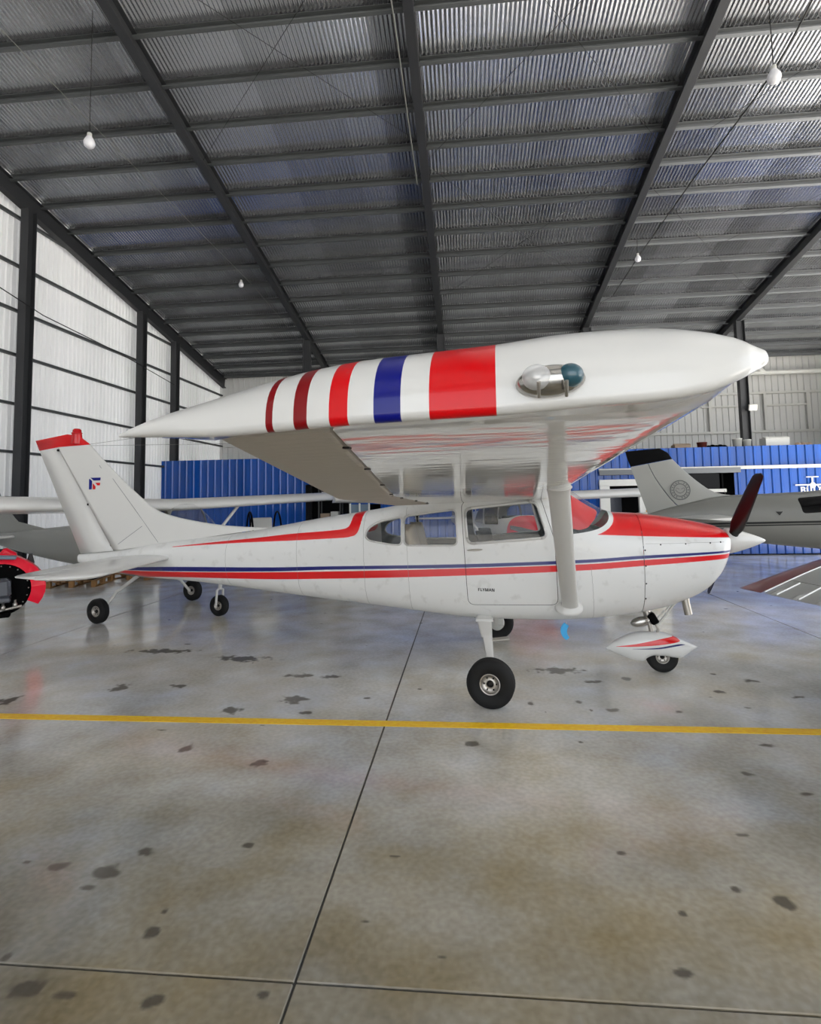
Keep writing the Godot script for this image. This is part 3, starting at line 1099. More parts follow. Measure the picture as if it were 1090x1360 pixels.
func build_wing(o: Node3D, s: int) -> void:
	# main box of the wing
	var rows := []
	for z in [0.42, 0.9, 1.5, 2.0, 2.52, 3.0, 3.6, 4.2, 4.8, 5.2, 5.28, 5.36, 5.43]:
		rows.append(foil_row(mirrored(wing_le(z), s), mirrored(wing_te(z), s), 0.0, hinge_u(z) - 0.004, UP, LOW, 1.0 if z < 5.3 else (0.85 if z < 5.4 else 0.6), Vector3.UP))
	var mb := MB.new()
	mb.grid(rows, 0, true, true, true)
	var wing := put("wing", mb.mesh(M["wing skin"]), o)
	# flap and aileron with chordwise beads
	for q in [["flap", 0.56, 2.5], ["aileron", 2.54, 5.26]]:
		rows = []
		var k := int((q[2] - q[1]) / 0.018)
		for i in k + 1:
			var z: float = lerpf(q[1], q[2], float(i) / k)
			var bead := 0.007 * pow(absf(sin(z * PI / 0.07)), 4.0)
			rows.append(foil_row(mirrored(wing_le(z), s), mirrored(wing_te(z), s), hinge_u(z) + 0.006, 1.0, UP, LOW, 1.0, Vector3.UP, bead))
		mb = MB.new()
		mb.grid(rows, 0, true, true, true)
		put(q[0], mb.mesh(M["control surface"]), o)
	# hinge strips along the underside and access covers
	mb = MB.new()
	mb.box(Vector3(0.022, 0.006, 0.03))
	var hm := mb.mesh(M["dark metal"])
	for z in [0.8, 1.5, 2.2, 2.8, 3.6, 4.4, 5.0]:
		var p := wing_le(z).lerp(wing_te(z), hinge_u(z))
		put("hinge", hm, wing, Transform3D(Basis.IDENTITY, mirrored(p + Vector3(0, -0.003, 0), s)))
	mb = MB.new()
	mb.lathe([Vector2(0.0, -0.0016), Vector2(0.036, -0.0016), Vector2(0.04, 0.0)], Vector3.ZERO, Basis.IDENTITY, 18)
	var im := mb.mesh(M["white paint"])
	for q in [[1.9, 0.25], [3.3, 0.28]]:
		var p := wing_le(q[0]).lerp(wing_te(q[0]), q[1] + 0.12)
		put("inspection_cover", im, wing, Transform3D(Basis.IDENTITY, mirrored(p, s)))
	# drooped tip, painted in bands
	build_tip(o, s)

func build_tip(o: Node3D, s: int) -> void:
	var low := [[-0.75, 2.118], [-0.65, 2.112], [-0.4, 2.1], [-0.2, 2.104], [0.0, 2.108], [0.22, 2.113], [0.4, 2.123], [0.54, 2.132], [0.63, 2.147], [0.69, 2.168], [0.745, 2.195], [0.778, 2.214], [0.79, 2.228]]
	var top := [[-0.75, 2.128], [-0.714, 2.142], [-0.63, 2.172], [-0.53, 2.2], [-0.43, 2.227], [-0.33, 2.25], [-0.24, 2.268], [-0.146, 2.281], [-0.055, 2.289], [0.077, 2.296], [0.213, 2.304], [0.37, 2.319], [0.526, 2.323], [0.6, 2.318], [0.66, 2.308], [0.71, 2.294], [0.75, 2.276], [0.778, 2.255], [0.79, 2.238]]
	var wide := [[-0.75, 0.02], [-0.7, 0.06], [-0.53, 0.16], [-0.3, 0.22], [0.0, 0.26], [0.35, 0.26], [0.55, 0.235], [0.67, 0.2], [0.73, 0.168], [0.765, 0.122], [0.782, 0.078], [0.79, 0.02]]
	var inner := [[-0.75, 5.36], [-0.53, 5.29], [-0.4, 5.275], [0.6, 5.275], [0.75, 5.28], [0.79, 5.335]]
	var bands := [[-0.295, -0.277, "dark red paint"], [-0.224, -0.191, "dark red paint"], [-0.138, -0.095, "red paint"], [-0.037, 0.021, "blue paint"], [0.081, 0.218, "red paint"]]
	var xs := [-0.75, -0.735, -0.71, -0.66, -0.6, -0.53, -0.46, -0.4, -0.34]
	for q in bands:
		xs.append_array([q[0], q[1]])
	xs.append_array([0.28, 0.34, 0.4, 0.46, 0.52, 0.57, 0.61, 0.645, 0.675, 0.7, 0.72, 0.735, 0.75, 0.765, 0.776, 0.784, 0.788, 0.79])
	var rows := []
	for x in xs:
		var yl := lerp_table(low, x, 1)
		var yt := lerp_table(top, x, 1)
		var w := lerp_table(wide, x, 1)
		var z0 := lerp_table(inner, x, 1)
		var h := yt - yl
		var rr := minf(0.02, minf(h * 0.3, w * 0.4))
		var row := PackedVector3Array()
		for k in 13:
			var a := PI / 2 - PI / 2 * k / 12.0
			row.append(Vector3(x, yl + rr + (h - rr) * pow(sin(a), 0.86), s * (z0 + w * pow(maxf(0.0, cos(a)), 0.8))))
		for k in range(1, 5):
			var a := -PI / 2 * k / 4.0
			row.append(Vector3(x, yl + rr + rr * sin(a), s * (z0 + w - rr + rr * cos(a))))
		var wf := clampf((x + 0.53) / 1.25, 0.0, 1.0)
		row.append(Vector3(x, maxf(yl + rr * 0.3, lerpf(2.122, 2.146, wf)) if x > -0.5 and x < 0.66 else yl + rr * 0.3, s * z0))
		row.append(Vector3(x, lerpf(yl, yt, 0.7), s * (z0 - 0.004)))
		rows.append(row)
	var kinds := {}
	for i in rows.size() - 1:
		var mid: float = (xs[i] + xs[i + 1]) / 2
		var what := "tip paint"
		for q in bands:
			if mid > q[0] and mid < q[1]:
				what = q[2]
		for w in [what, "wing skin"]:
			if not kinds.has(w):
				kinds[w] = MB.new()
		var n: int = rows[i].size()
		kinds[what].grid([rows[i].slice(0, n - 2), rows[i + 1].slice(0, n - 2)])
		kinds["wing skin"].grid([PackedVector3Array([rows[i][n - 3], rows[i][n - 2], rows[i][n - 1], rows[i][0]]), PackedVector3Array([rows[i + 1][n - 3], rows[i + 1][n - 2], rows[i + 1][n - 1], rows[i + 1][0]])])
	var list := []
	# normals must run smoothly over the paint edges: take them from the whole
	var whole := MB.new()
	whole.grid(rows, 0, true, false)
	var flip := whole.volume() > 0.0
	var nrm := {}
	for t in whole.g.size():
		var a := whole.p[t * 3]
		var b := whole.p[t * 3 + 1]
		var c := whole.p[t * 3 + 2]
		var nn := (c - a).cross(b - a) * (-1.0 if flip else 1.0)
		for v in [a, b, c]:
			nrm[v] = nrm.get(v, Vector3.ZERO) + nn
	var m := ArrayMesh.new()
	for what in kinds:
		var src: MB = kinds[what]
		var dst := MB.new()
		for t in src.g.size():
			var a := src.p[t * 3]
			var b := src.p[t * 3 + 1]
			var c := src.p[t * 3 + 2]
			dst.tri_n(a, b, c, nrm[a].normalized(), nrm[b].normalized(), nrm[c].normalized(), Vector2.ZERO, Vector2.ZERO, Vector2.ZERO)
		dst.into(m, M[what], false)
	var tip := put("wing_tip", m, o)
	tip.set_meta("label", "white drooped wing tip with red and blue bands")
	# position light on the tip
	var zc := 5.575
	var b := MB.new()
	b.ball(Vector3(0.325, 2.174, s * (zc - 0.035)), Vector3(0.068, 0.032, 0.036), Basis(Vector3.BACK, 0.07), 24, 14)
	var body := put("position_light", b.mesh(M["chrome"]), o)
	b = MB.new()
	b.ball(Vector3(0.298, 2.178, s * (zc - 0.012)), Vector3(0.029, 0.026, 0.026), Basis.IDENTITY, 20, 12)
	var dome := put("clear_lens", b.mesh(M["clear lens"]), body)
	dome.set_meta("label", "clear glass lens")
	b = MB.new()
	b.ball(Vector3(0.298, 2.178, s * (zc - 0.014)), Vector3(0.018, 0.016, 0.014), Basis.IDENTITY, 14, 8)
	put("lamp_bulb", b.mesh(M["chrome"]), body)
	b = MB.new()
	b.ball(Vector3(0.362, 2.18, s * (zc - 0.02)), Vector3(0.026, 0.024, 0.026), Basis.IDENTITY, 20, 12)
	var lens := put("coloured_lens", b.mesh(M["teal lens"] if s > 0 else M["red lens"]), body)
	lens.set_meta("label", "teal green glass lens" if s > 0 else "red glass lens")
	for x in [0.3, 0.352]:
		b = MB.new()
		b.tube([Vector3(x, 2.165, s * (zc + 0.012)), Vector3(x, 2.15, s * (zc + 0.004)), Vector3(x + 0.001, 2.14, s * (zc - 0.015))], 0.0035, 8)
		put("clip", b.mesh(M["aluminium"]), body)

func fin_pts(t: Array, v: float) -> Vector2:
	# t: rows [v, x, y]
	return Vector2(lerp_table(t, v, 1), lerp_table(t, v, 2))

func build_hero() -> void:
	var o := thing("light_aircraft", "white high-wing light aircraft with red and blue stripes parked in front, banded wing tip nearest", "aircraft", Vector3(0.285, 0, -6.67), deg_to_rad(-4.5))
	var hull := Hull.new()
	hull.root = self
	hull.table = NOSE_TABLE
	var uv := Rect2(HX0, HY0, HW, HH)
	var paint := mat("livery", Color(1, 1, 1), 0.3)
	paint.albedo_texture = livery()
	paint.clearcoat_enabled = true
	paint.clearcoat = 0.5
	paint.clearcoat_roughness = 0.08
	var quarter := rounded([Vector2(-1.375, 1.53), Vector2(-1.33, 1.62), Vector2(-1.2, 1.685), Vector2(-0.955, 1.73), Vector2(-0.955, 1.43), Vector2(-1.05, 1.43), Vector2(-1.33, 1.477)], 0.05)
	var rear := rounded([Vector2(-0.925, 1.737), Vector2(-0.35, 1.805), Vector2(-0.34, 1.425), Vector2(-0.92, 1.425)], 0.055)
	var front := rounded([Vector2(-0.238, 1.803), Vector2(0.505, 1.868), Vector2(0.605, 1.508), Vector2(-0.215, 1.448)], 0.06)
	var door := rounded([Vector2(-0.285, 1.885), Vector2(0.55, 1.945), Vector2(0.685, 1.47), Vector2(0.70, 0.80), Vector2(-0.232, 0.79)], 0.07)
	var screen := windscreen_outline()
	var fq := hull.flat(subdivided(quarter))
	var fr := hull.flat(subdivided(rear))
	var ff := hull.flat(subdivided(front))
	var fd := hull.flat(subdivided(door))
	var fd_out := hull.flat(subdivided(Geometry2D.offset_polygon(door, 0.006)[0]))
	var fs := hull.flat(subdivided(screen, 0.03))
	var fq2 := hull.flat(subdivided(Geometry2D.offset_polygon(quarter, 0.008)[0]))
	var fr2 := hull.flat(subdivided(Geometry2D.offset_polygon(rear, 0.008)[0]))
	var ff2 := hull.flat(subdivided(Geometry2D.offset_polygon(front, 0.008)[0]))
	var room := hull.flat(subdivided(PackedVector2Array([Vector2(-1.41, 0.8), Vector2(1.01, 0.72), Vector2(1.01, 2.2), Vector2(-1.41, 2.2)])))
	var xs_tail := span(-5.42, -1.45, 0.07)
	var xs_cabin := span(-1.45, 1.575, 0.045)
	var xs_cowl := span(1.58, 2.38, 0.05)
	xs_cowl.append_array(PackedFloat64Array([2.41, 2.44, 2.46, 2.475, 2.49, 2.5, 2.515]))
	var body := MB.new()
	var cowl := MB.new()
	var lining := MB.new()
	for s in [-1, 1]:
		hull.patch(body, xs_tail, 26, s, null, [], 0.0, uv)
		hull.patch(body, xs_cabin, 44, s, null, [fq, fr, fd_out, fs], 0.0, uv)
		hull.patch(cowl, xs_cowl, 30, s, null, [], 0.0, uv)
		hull.patch(lining, span(-1.42, 1.02, 0.06), 44, s, room, [fq2, fr2, ff2, fs], 0.025, uv)
	var bodyo := put("fuselage", body.mesh(paint), o)
	put("cabin_lining", lining.mesh(M["dark fabric"]), bodyo)
	# nose bowl end with its two air intakes
	var cap := MB.new()
	for s in [-1, 1]:
		for j in 20:
			var c := Vector3(2.517, 1.425, 0)
			cap.tri(c, hull.pt(2.515, j / 20.0, s), hull.pt(2.515, (j + 1) / 20.0, s), -1)
	var co := put("engine_cowling", cowl.mesh(paint), o)
	put("nose_bowl", cap.mesh(M["white paint"]), co)
	for s in [-1, 1]:
		var dark := MB.new()
		dark.ball(Vector3(2.47, 1.43, s * 0.24), Vector3(0.02, 0.055, 0.075), Basis(Vector3.UP, s * -0.55), 16, 8)
		put("air_intake", dark.mesh(M["off black"]), co)
	var sc := MB.new()
	sc.ball(Vector3.ZERO, Vector3(0.008, 0.008, 0.008), Basis.IDENTITY, 8, 6)
	var sc_mesh := sc.mesh(M["dark metal"])
	for q in [[1.592, 1.36], [1.592, 1.2], [1.59, 1.02], [1.588, 0.86], [1.75, 1.415], [2.0, 1.42], [2.25, 1.425], [2.36, 1.43]]:
		for s in [-1, 1]:
			var t := hull.s_of(q[0], q[1])
			put("fastener", sc_mesh, co, Transform3D(Basis.IDENTITY, hull.pt(q[0], t, s)))
	# doors, panes and window surrounds
	for s in [-1, 1]:
		var mb := MB.new()
		hull.patch(mb, xs_cabin, 44, s, fd, [ff], -0.003, uv)
		var dr := put("cabin_door", mb.mesh(paint), o)
		mb = MB.new()
		hull.patch(mb, xs_cabin, 44, s, ff, [], 0.004, uv)
		put("door_window", mb.mesh(M["pane"]), dr)
		mb = MB.new()
		hull.rim(mb, subdivided(Geometry2D.offset_polygon(front, 0.012)[0]), s, 0.03, 0.015)
		put("window_frame", mb.mesh(M["white paint"]), dr)
		mb = MB.new()
		var hs := hull.s_of(-0.16, 1.372)
		mb.ball(hull.pt(-0.15, hs, s) + Vector3(0, 0, s * 0.006), Vector3(0.085, 0.013, 0.012), Basis(Vector3.BACK, 0.05), 16, 8)
		put("door_handle", mb.mesh(M["aluminium"]), dr)
		for q in [["rear_window", fr, rear], ["quarter_window", fq, quarter]]:
			mb = MB.new()
			hull.patch(mb, xs_cabin, 44, s, q[1], [], 0.004, uv)
			var pane := put(q[0], mb.mesh(M["pane"]), o)
			mb = MB.new()
			hull.rim(mb, subdivided(Geometry2D.offset_polygon(q[2], 0.004)[0]), s, 0.02, 0.011)
			put("window_frame", mb.mesh(M["white paint"]), pane)
	var scr := MB.new()
	for s in [-1, 1]:
		hull.patch(scr, span(0.7, 1.33, 0.035), 40, s, fs, [], 0.004, uv)
	put("windscreen", scr.mesh(M["pane"]), o)
	var shade := MB.new()
	var cover := hull.flat(subdivided(rounded([Vector2(0.80, 1.61), Vector2(0.95, 1.575), Vector2(1.04, 1.60), Vector2(1.13, 1.7), Vector2(1.19, 1.79), Vector2(1.17, 2.2), Vector2(0.93, 2.2), Vector2(0.92, 1.93), Vector2(0.80, 1.81)], 0.03), 0.03))
	for s in [-1, 1]:
		hull.patch(shade, span(0.7, 1.33, 0.05), 30, s, cover, [], 0.045, uv)
	var sh := put("sunshade", shade.mesh(M["red cloth"]), o)
	sh.set_meta("label", "red sunshade behind the windscreen")
	var fnt := SystemFont.new()
	fnt.font_names = PackedStringArray(["Droid Sans"])
	fnt.font_weight = 700
	fnt.font_italic = true
	var tm := TextMesh.new()
	tm.text = "FLYMAN"
	tm.font = fnt
	tm.font_size = 32
	tm.pixel_size = 0.0014
	tm.depth = 0.002
	tm.material = M["off black"]
	var tp := hull.pt(-0.04, hull.s_of(-0.04, 0.95), 1)
	put("lettering", tm, o, Transform3D(Basis(Vector3.BACK, -0.03), tp + Vector3(0, 0, 0.004)))
	build_cabin(o)
	for s in [1, -1]:
		build_wing(o, s)
		build_strut(o, s, hull)
	build_tail(o)
	build_propeller(o)
	build_gear(o)
	# things under the belly
	var ex := MB.new()
	ex.tube([Vector3(2.03, 0.9, 0.2), Vector3(2.04, 0.78, 0.2), Vector3(2.06, 0.66, 0.2)], 0.04, 18, 0, false)
	ex.tube([Vector3(2.06, 0.66, 0.2), Vector3(2.04, 0.78, 0.2), Vector3(2.03, 0.9, 0.2)], 0.035, 18, 0, false)
	put("exhaust_pipe", ex.mesh(M["aluminium"]), o)
	var rb := thing("belly_cover", "small light blue plastic cover hanging under the striped aircraft by the strut foot", "cover", Vector3(0.285, 0, -6.67), deg_to_rad(-4.5))
	var mb := MB.new()
	var poly := PackedVector2Array()
	for k in 11:
		var a := lerpf(-1.15, 1.0, k / 10.0)
		poly.append(Vector2(0.82 - cos(a) * 0.095, 0.505 + sin(a) * 0.1))
	for k in 9:
		var a := lerpf(0.75, -0.8, k / 8.0)
		poly.append(Vector2(0.865 - cos(a) * 0.075, 0.5 + sin(a) * 0.085))
	mb.plate(poly, func(v: Vector2) -> Vector3: return Vector3(v.x, v.y, 0.41), Vector3(0, 0, -0.035))
	put("cover_body", mb.mesh(M["light blue"]), rb)
	mb = MB.new()
	mb.tube([Vector3(0.79, 0.596, 0.395), Vector3(0.785, 0.57, 0.395)], 0.004, 6)
	put("tie", mb.mesh(M["white plastic"]), rb)

func build_cabin(o: Node3D) -> void:
	for q in [[-0.72, 0.27, "rear_seat", "beige leather", 1.06], [-0.72, -0.27, "rear_seat", "beige leather", 1.06], [0.12, 0.27, "front_seat", "dark fabric", 0.98], [0.12, -0.27, "front_seat", "dark fabric", 0.98]]:
		var mb := MB.new()
		mb.box(Vector3(0.46, 0.16, 0.44), Vector3(q[0] + 0.12, q[4], q[1]), Basis.IDENTITY, 0.06)
		var rows := []
		for k in 10:
			var t := k / 9.0
			var wv := 0.2 * sqrt(maxf(0.02, 1.0 - pow(absf(t * 2 - 1) , 6.0)))
			var row := PackedVector3Array()
			for j in 16:
				var a := TAU * j / 16
				row.append(Vector3(q[0] - 0.08 - t * 0.12 + cos(a) * 0.075, q[4] + 0.02 + t * 0.56, q[1] + sin(a) * wv))
			rows.append(row)
		mb.grid(rows, 0, true, true)
		mb.box(Vector3(0.26, q[4] - 0.8, 0.24), Vector3(q[0] + 0.12, 0.76 + (q[4] - 0.8) / 2, q[1]))
		put(q[2], mb.mesh(M[q[3]]), o)
	var mb := MB.new()
	mb.box(Vector3(0.12, 0.4, 0.88), Vector3(0.98, 1.36, 0), Basis.IDENTITY, 0.03)
	mb.box(Vector3(0.3, 0.03, 0.86), Vector3(1.08, 1.56, 0), Basis.IDENTITY, 0.01)
	put("instrument_panel", mb.mesh(M["off black"]), o)
	mb = MB.new()
	mb.box(Vector3(1.8, 0.03, 0.7), Vector3(0.05, 0.74, 0))
	put("cabin_floor", mb.mesh(M["dark fabric"]), o)
	for s in [-1, 1]:
		mb = MB.new()
		mb.tube([Vector3(0.92, 1.36, s * 0.26), Vector3(0.78, 1.36, s * 0.26)], 0.014, 8)
		for k in 14:
			var a := lerpf(-0.6, PI + 0.6, k / 13.0)
			var b := lerpf(-0.6, PI + 0.6, (k + 1) / 13.0)
			if k < 13:
				mb.tube([Vector3(0.77, 1.36 - sin(a) * 0.12, s * 0.26 + cos(a) * 0.15), Vector3(0.77, 1.36 - sin(b) * 0.12, s * 0.26 + cos(b) * 0.15)], 0.012, 6)
		put("control_yoke", mb.mesh(M["off black"]), o)

func build_strut(o: Node3D, s: int, hull: Hull) -> void:
	var rows := []
	for q in [[0.0, 1.0], [0.06, 1.0], [0.5, 1.0], [0.94, 1.0], [0.975, 1.04], [0.992, 1.12], [1.0, 1.22]]:
		var c := Vector3(0.815, 0.80, 0.57).lerp(Vector3(0.60, 2.005, 2.32), q[0])
		var row := PackedVector3Array()
		for k in 22:
			var a := TAU * k / 22
			var t := cos(a)
			var th := 0.034 * sin(a) * (1.0 if t > 0 else 1.0 - 0.25 * t * t)
			row.append(Vector3(c.x + t * 0.083 * q[1], c.y + th * 0.75 * q[1], s * (c.z - th * 0.66 * q[1])))
		rows.append(row)
	var mb := MB.new()
	mb.grid(rows, 0, true, true)
	var st := put("wing_strut", mb.mesh(M["white paint"]), o)
	mb = MB.new()
	mb.lathe([Vector2(0.15, -0.03), Vector2(0.147, -0.012), Vector2(0.13, 0.006), Vector2(0.105, 0.022), Vector2(0.085, 0.045), Vector2(0.05, 0.05)], Vector3.ZERO, Basis.IDENTITY, 26)
	put("strut_fairing", mb.mesh(M["white paint"]), st, Transform3D(Basis(Vector3.RIGHT, s * 0.75).scaled(Vector3(0.95, 0.7, 0.6)), Vector3(0.81, 0.785, s * 0.535)))

func build_tail(o: Node3D) -> void:
	var le := [[0.0, -2.73, 1.60], [0.1, -3.3, 1.635], [0.2, -3.75, 1.70], [0.3, -4.05, 1.765], [0.38, -4.25, 1.83], [0.46, -4.42, 1.94], [0.6, -4.77, 2.235], [0.8, -5.13, 2.573], [1.0, -5.285, 2.735]]
	var hi := [[0.0, -4.861, 1.326], [0.2, -5.04, 1.60], [0.46, -5.275, 1.962], [0.8, -5.58, 2.432], [1.0, -5.763, 2.712]]
	var te := [[0.0, -5.395, 1.282], [0.4, -5.664, 1.84], [1.0, -6.069, 2.676]]
	var rows := []
	for k in 41:
		var v := k / 40.0
		var a := fin_pts(le, v)
		var b := fin_pts(hi, v)
		var t := lerpf(0.062, 0.034, v)
		var row := PackedVector3Array()
		for side in [1, -1]:
			for j in 13:
				var u := j / 12.0 if side > 0 else 1.0 - j / 12.0
				if side < 0 and (j == 0 or j == 12):
					continue
				u = u * u * (3 - 2 * u) * 0.4 + u * 0.6
				var q := a.lerp(b, u)
				row.append(Vector3(q.x, q.y, side * (0.004 + t * pow(u, 0.62))) if j != 0 or side < 0 else Vector3(q.x, q.y, 0))
		rows.append(row)
	var mb := MB.new()
	mb.grid(rows, 0, true, true)
	var fin := put("fin", mb.mesh(M["white paint"]), o)
	rows = []
	for k in 11:
		var v := k / 10.0
		var a := fin_pts(hi, v) + Vector2(-0.014, 0)
		var b := fin_pts(te, v)
		var t := lerpf(0.058, 0.03, v)
		rows.append(PackedVector3Array([Vector3(a.x, a.y, t), Vector3(lerpf(a.x, b.x, 0.5), lerpf(a.y, b.y, 0.5), t * 0.6), Vector3(b.x, b.y, 0.004), Vector3(b.x, b.y, -0.004), Vector3(lerpf(a.x, b.x, 0.5), lerpf(a.y, b.y, 0.5), -t * 0.6), Vector3(a.x, a.y, -t)]))
	mb = MB.new()
	mb.grid(rows, 0, true, true)
	put("rudder", mb.mesh(M["white paint"]), o)
	mb = MB.new()
	mb.box(Vector3(0.03, 0.03, 0.11))
	var rh := mb.mesh(M["dark metal"])
	for v in [0.44, 0.97, 0.05]:
		var a := fin_pts(hi, v)
		put("rudder_hinge", rh, fin, Transform3D(Basis.IDENTITY, Vector3(a.x - 0.007, a.y, 0)))
	for q in [[Vector2(-4.93, 2.27), Vector2(-4.23, 1.43)], [Vector2(-4.8, 1.41), Vector2(-4.47, 1.64)], [Vector2(-5.13, 2.45), Vector2(-5.1, 2.41)]]:
		for s in [1, -1]:
			var pts := []
			for k in 9:
				var p: Vector2 = q[0].lerp(q[1], k / 8.0)
				var best := 9.0
				var z := 0.0
				for iv in 60:
					for iu in 40:
						var c := fin_pts(le, iv / 60.0).lerp(fin_pts(hi, iv / 60.0), iu / 40.0)
						if c.distance_to(p) < best:
							best = c.distance_to(p)
							z = 0.004 + lerpf(0.062, 0.034, iv / 60.0) * pow(iu / 40.0, 0.62)
				pts.append(Vector3(p.x, p.y, s * z))
			mb = MB.new()
			mb.tube(pts, 0.0028, 5)
			put("panel_joint", mb.mesh(M["galvanised steel"]), fin)
	# red cap over fin and rudder
	rows = []
	for k in 5:
		var v := k / 4.0
		var f := Vector2(-5.285, 2.735).lerp(Vector2(-5.44, 2.845), v)
		var m := Vector2(-5.763, 2.712).lerp(Vector2(-5.62, 2.885), v)
		var b := Vector2(-6.072, 2.676).lerp(Vector2(-6.135, 2.815), v)
		var t := lerpf(0.038, 0.026, v * v)
		rows.append(PackedVector3Array([Vector3(f.x, f.y, 0), Vector3(lerpf(f.x, m.x, 0.25), lerpf(f.y, m.y, 0.25), t * 0.7), Vector3(m.x, m.y, t), Vector3(b.x, b.y, 0.005), Vector3(b.x, b.y, -0.005), Vector3(m.x, m.y, -t), Vector3(lerpf(f.x, m.x, 0.25), lerpf(f.y, m.y, 0.25), -t * 0.7)]))
	mb = MB.new()
	mb.grid(rows, 0, true, true)
	var cap := put("fin_cap", mb.mesh(M["red paint"]), o)
	cap.set_meta("label", "red cap on fin and rudder")
	mb = MB.new()
	mb.lathe([Vector2(0.072, -0.12), Vector2(0.064, 0.0), Vector2(0.06, 0.02), Vector2(0.068, 0.022), Vector2(0.068, 0.032), Vector2(0.056, 0.034), Vector2(0.052, 0.07), Vector2(0.036, 0.086), Vector2(0.0, 0.092)], Vector3(-5.50, 2.87, 0), Basis.IDENTITY, 20)
	put("beacon", mb.mesh(M["red lens"]), cap)
	mb = MB.new()
	mb.tube([Vector3(-5.3, 2.74, 0), Vector3(-4.5, 2.86, -0.25)], 0.0025, 5)
	mb.tube([Vector3(-5.28, 2.72, 0), Vector3(-2.5, 2.66, 0.0), Vector3(0.2, 2.1, 0.0)], 0.0025, 5)
	put("antenna_wire", mb.mesh(M["wire"]), o)
	# emblem on the fin: dark blue bracket and red corner
	var blue := [[[0.02, 1.0], [0.86, 1.0], [0.86, 0.76], [0.27, 0.76], [0.0, 1.0]], [[-0.13, 0.9], [0.1, 0.72], [0.1, 0.0], [-0.13, 0.0]]]
	var redp := [[[0.44, 0.55], [0.86, 0.55], [0.84, 0.33], [0.64, 0.33]], [[0.22, 0.5], [0.46, 0.22], [0.43, 0.0], [0.22, 0.0]]]
	for q in [["emblem_blue", blue, "blue paint"], ["emblem_red", redp, "red paint"]]:
		for s in [1, -1]:
			mb = MB.new()
			for poly in q[1]:
				var pl := PackedVector2Array()
				for v in poly:
					pl.append(Vector2(v[0], v[1]))
				mb.plate(pl, func(v: Vector2) -> Vector3: return Vector3(-5.235 + v.x * 0.155, 2.132 + v.y * 0.155, s * (0.0505 - 0.012 * v.x)), Vector3(0, 0, -s * 0.014))
			put("emblem", mb.mesh(M[q[2]]), fin)
	# tailplane and elevator
	for s in [1, -1]:
		var zs := [[0.1, -3.97, -4.86], [0.5, -3.95, -4.86], [0.9, -3.925, -4.86], [1.3, -3.89, -4.85], [1.48, -3.87, -4.83], [1.58, -3.89, -4.8], [1.66, -3.95, -4.75], [1.72, -4.04, -4.68], [1.77, -4.17, -4.58], [1.795, -4.3, -4.46]]
		var sec := []
		for q in zs:
			var y := lerpf(1.247, 1.215, (q[0] - 0.27) / 1.4)
			sec.append([Vector3(q[1], y, s * q[0]), Vector3(q[2], y, s * q[0])])
		var low := []
		for q in SYM:
			low.append([q[0], -q[1]])
		put("tailplane", blade_mesh(sec, SYM, low, Vector3.UP, 0.85, M["white paint"], 0.0, 0.58), o)
		put("elevator", blade_mesh(sec.slice(0, 8), SYM, low, Vector3.UP, 0.85, M["white paint"], 0.595, 1.0), o)

func build_propeller(o: Node3D) -> void:
	var pr := put("spinner", spinner_mesh(), o)
	var hub := Vector3(2.585, 1.415, 0)
	var d := Vector3(0, 0.71, 0.84).normalized()
	var side := Vector3.RIGHT.cross(d).normalized()
	for s in [1, -1]:
		var rows := []
		for q in [[0.08, 0.045, 0.04, 1.0], [0.16, 0.05, 0.034, 0.8], [0.26, 0.075, 0.026, 0.62], [0.45, 0.082, 0.019, 0.45], [0.65, 0.08, 0.014, 0.36], [0.85, 0.074, 0.01, 0.3], [0.98, 0.066, 0.007, 0.26], [1.04, 0.052, 0.006, 0.25, 0.012], [1.1, 0.022, 0.004, 0.25, 0.034]]:
			var row := PackedVector3Array()
			var ch: Vector3 = side * s * cos(q[3]) + Vector3.RIGHT * sin(q[3])
			var nm := ch.cross(d * s).normalized()
			for k in 16:
				var a := TAU * k / 16
				row.append(hub + d * s * q[0] + ch * (cos(a) * q[1] + (q[4] if q.size() > 4 else 0.0)) + nm * sin(a) * q[2])
			rows.append(row)
		var mb := MB.new()
		mb.grid(rows, 0, true, true)
		put("propeller_blade", mb.mesh(M["blade"]), pr)

func spinner_mesh() -> ArrayMesh:
	var mb := MB.new()
	mb.lathe([Vector2(0.0, -0.05), Vector2(0.125, -0.05), Vector2(0.137, -0.035), Vector2(0.135, 0.0), Vector2(0.122, 0.06), Vector2(0.1, 0.13), Vector2(0.07, 0.22), Vector2(0.038, 0.3), Vector2(0.015, 0.345), Vector2(0.0, 0.36)], Vector3(2.575, 1.415, 0), Basis(Vector3.BACK, -PI / 2), 32)
	return mb.mesh(M["white paint"])

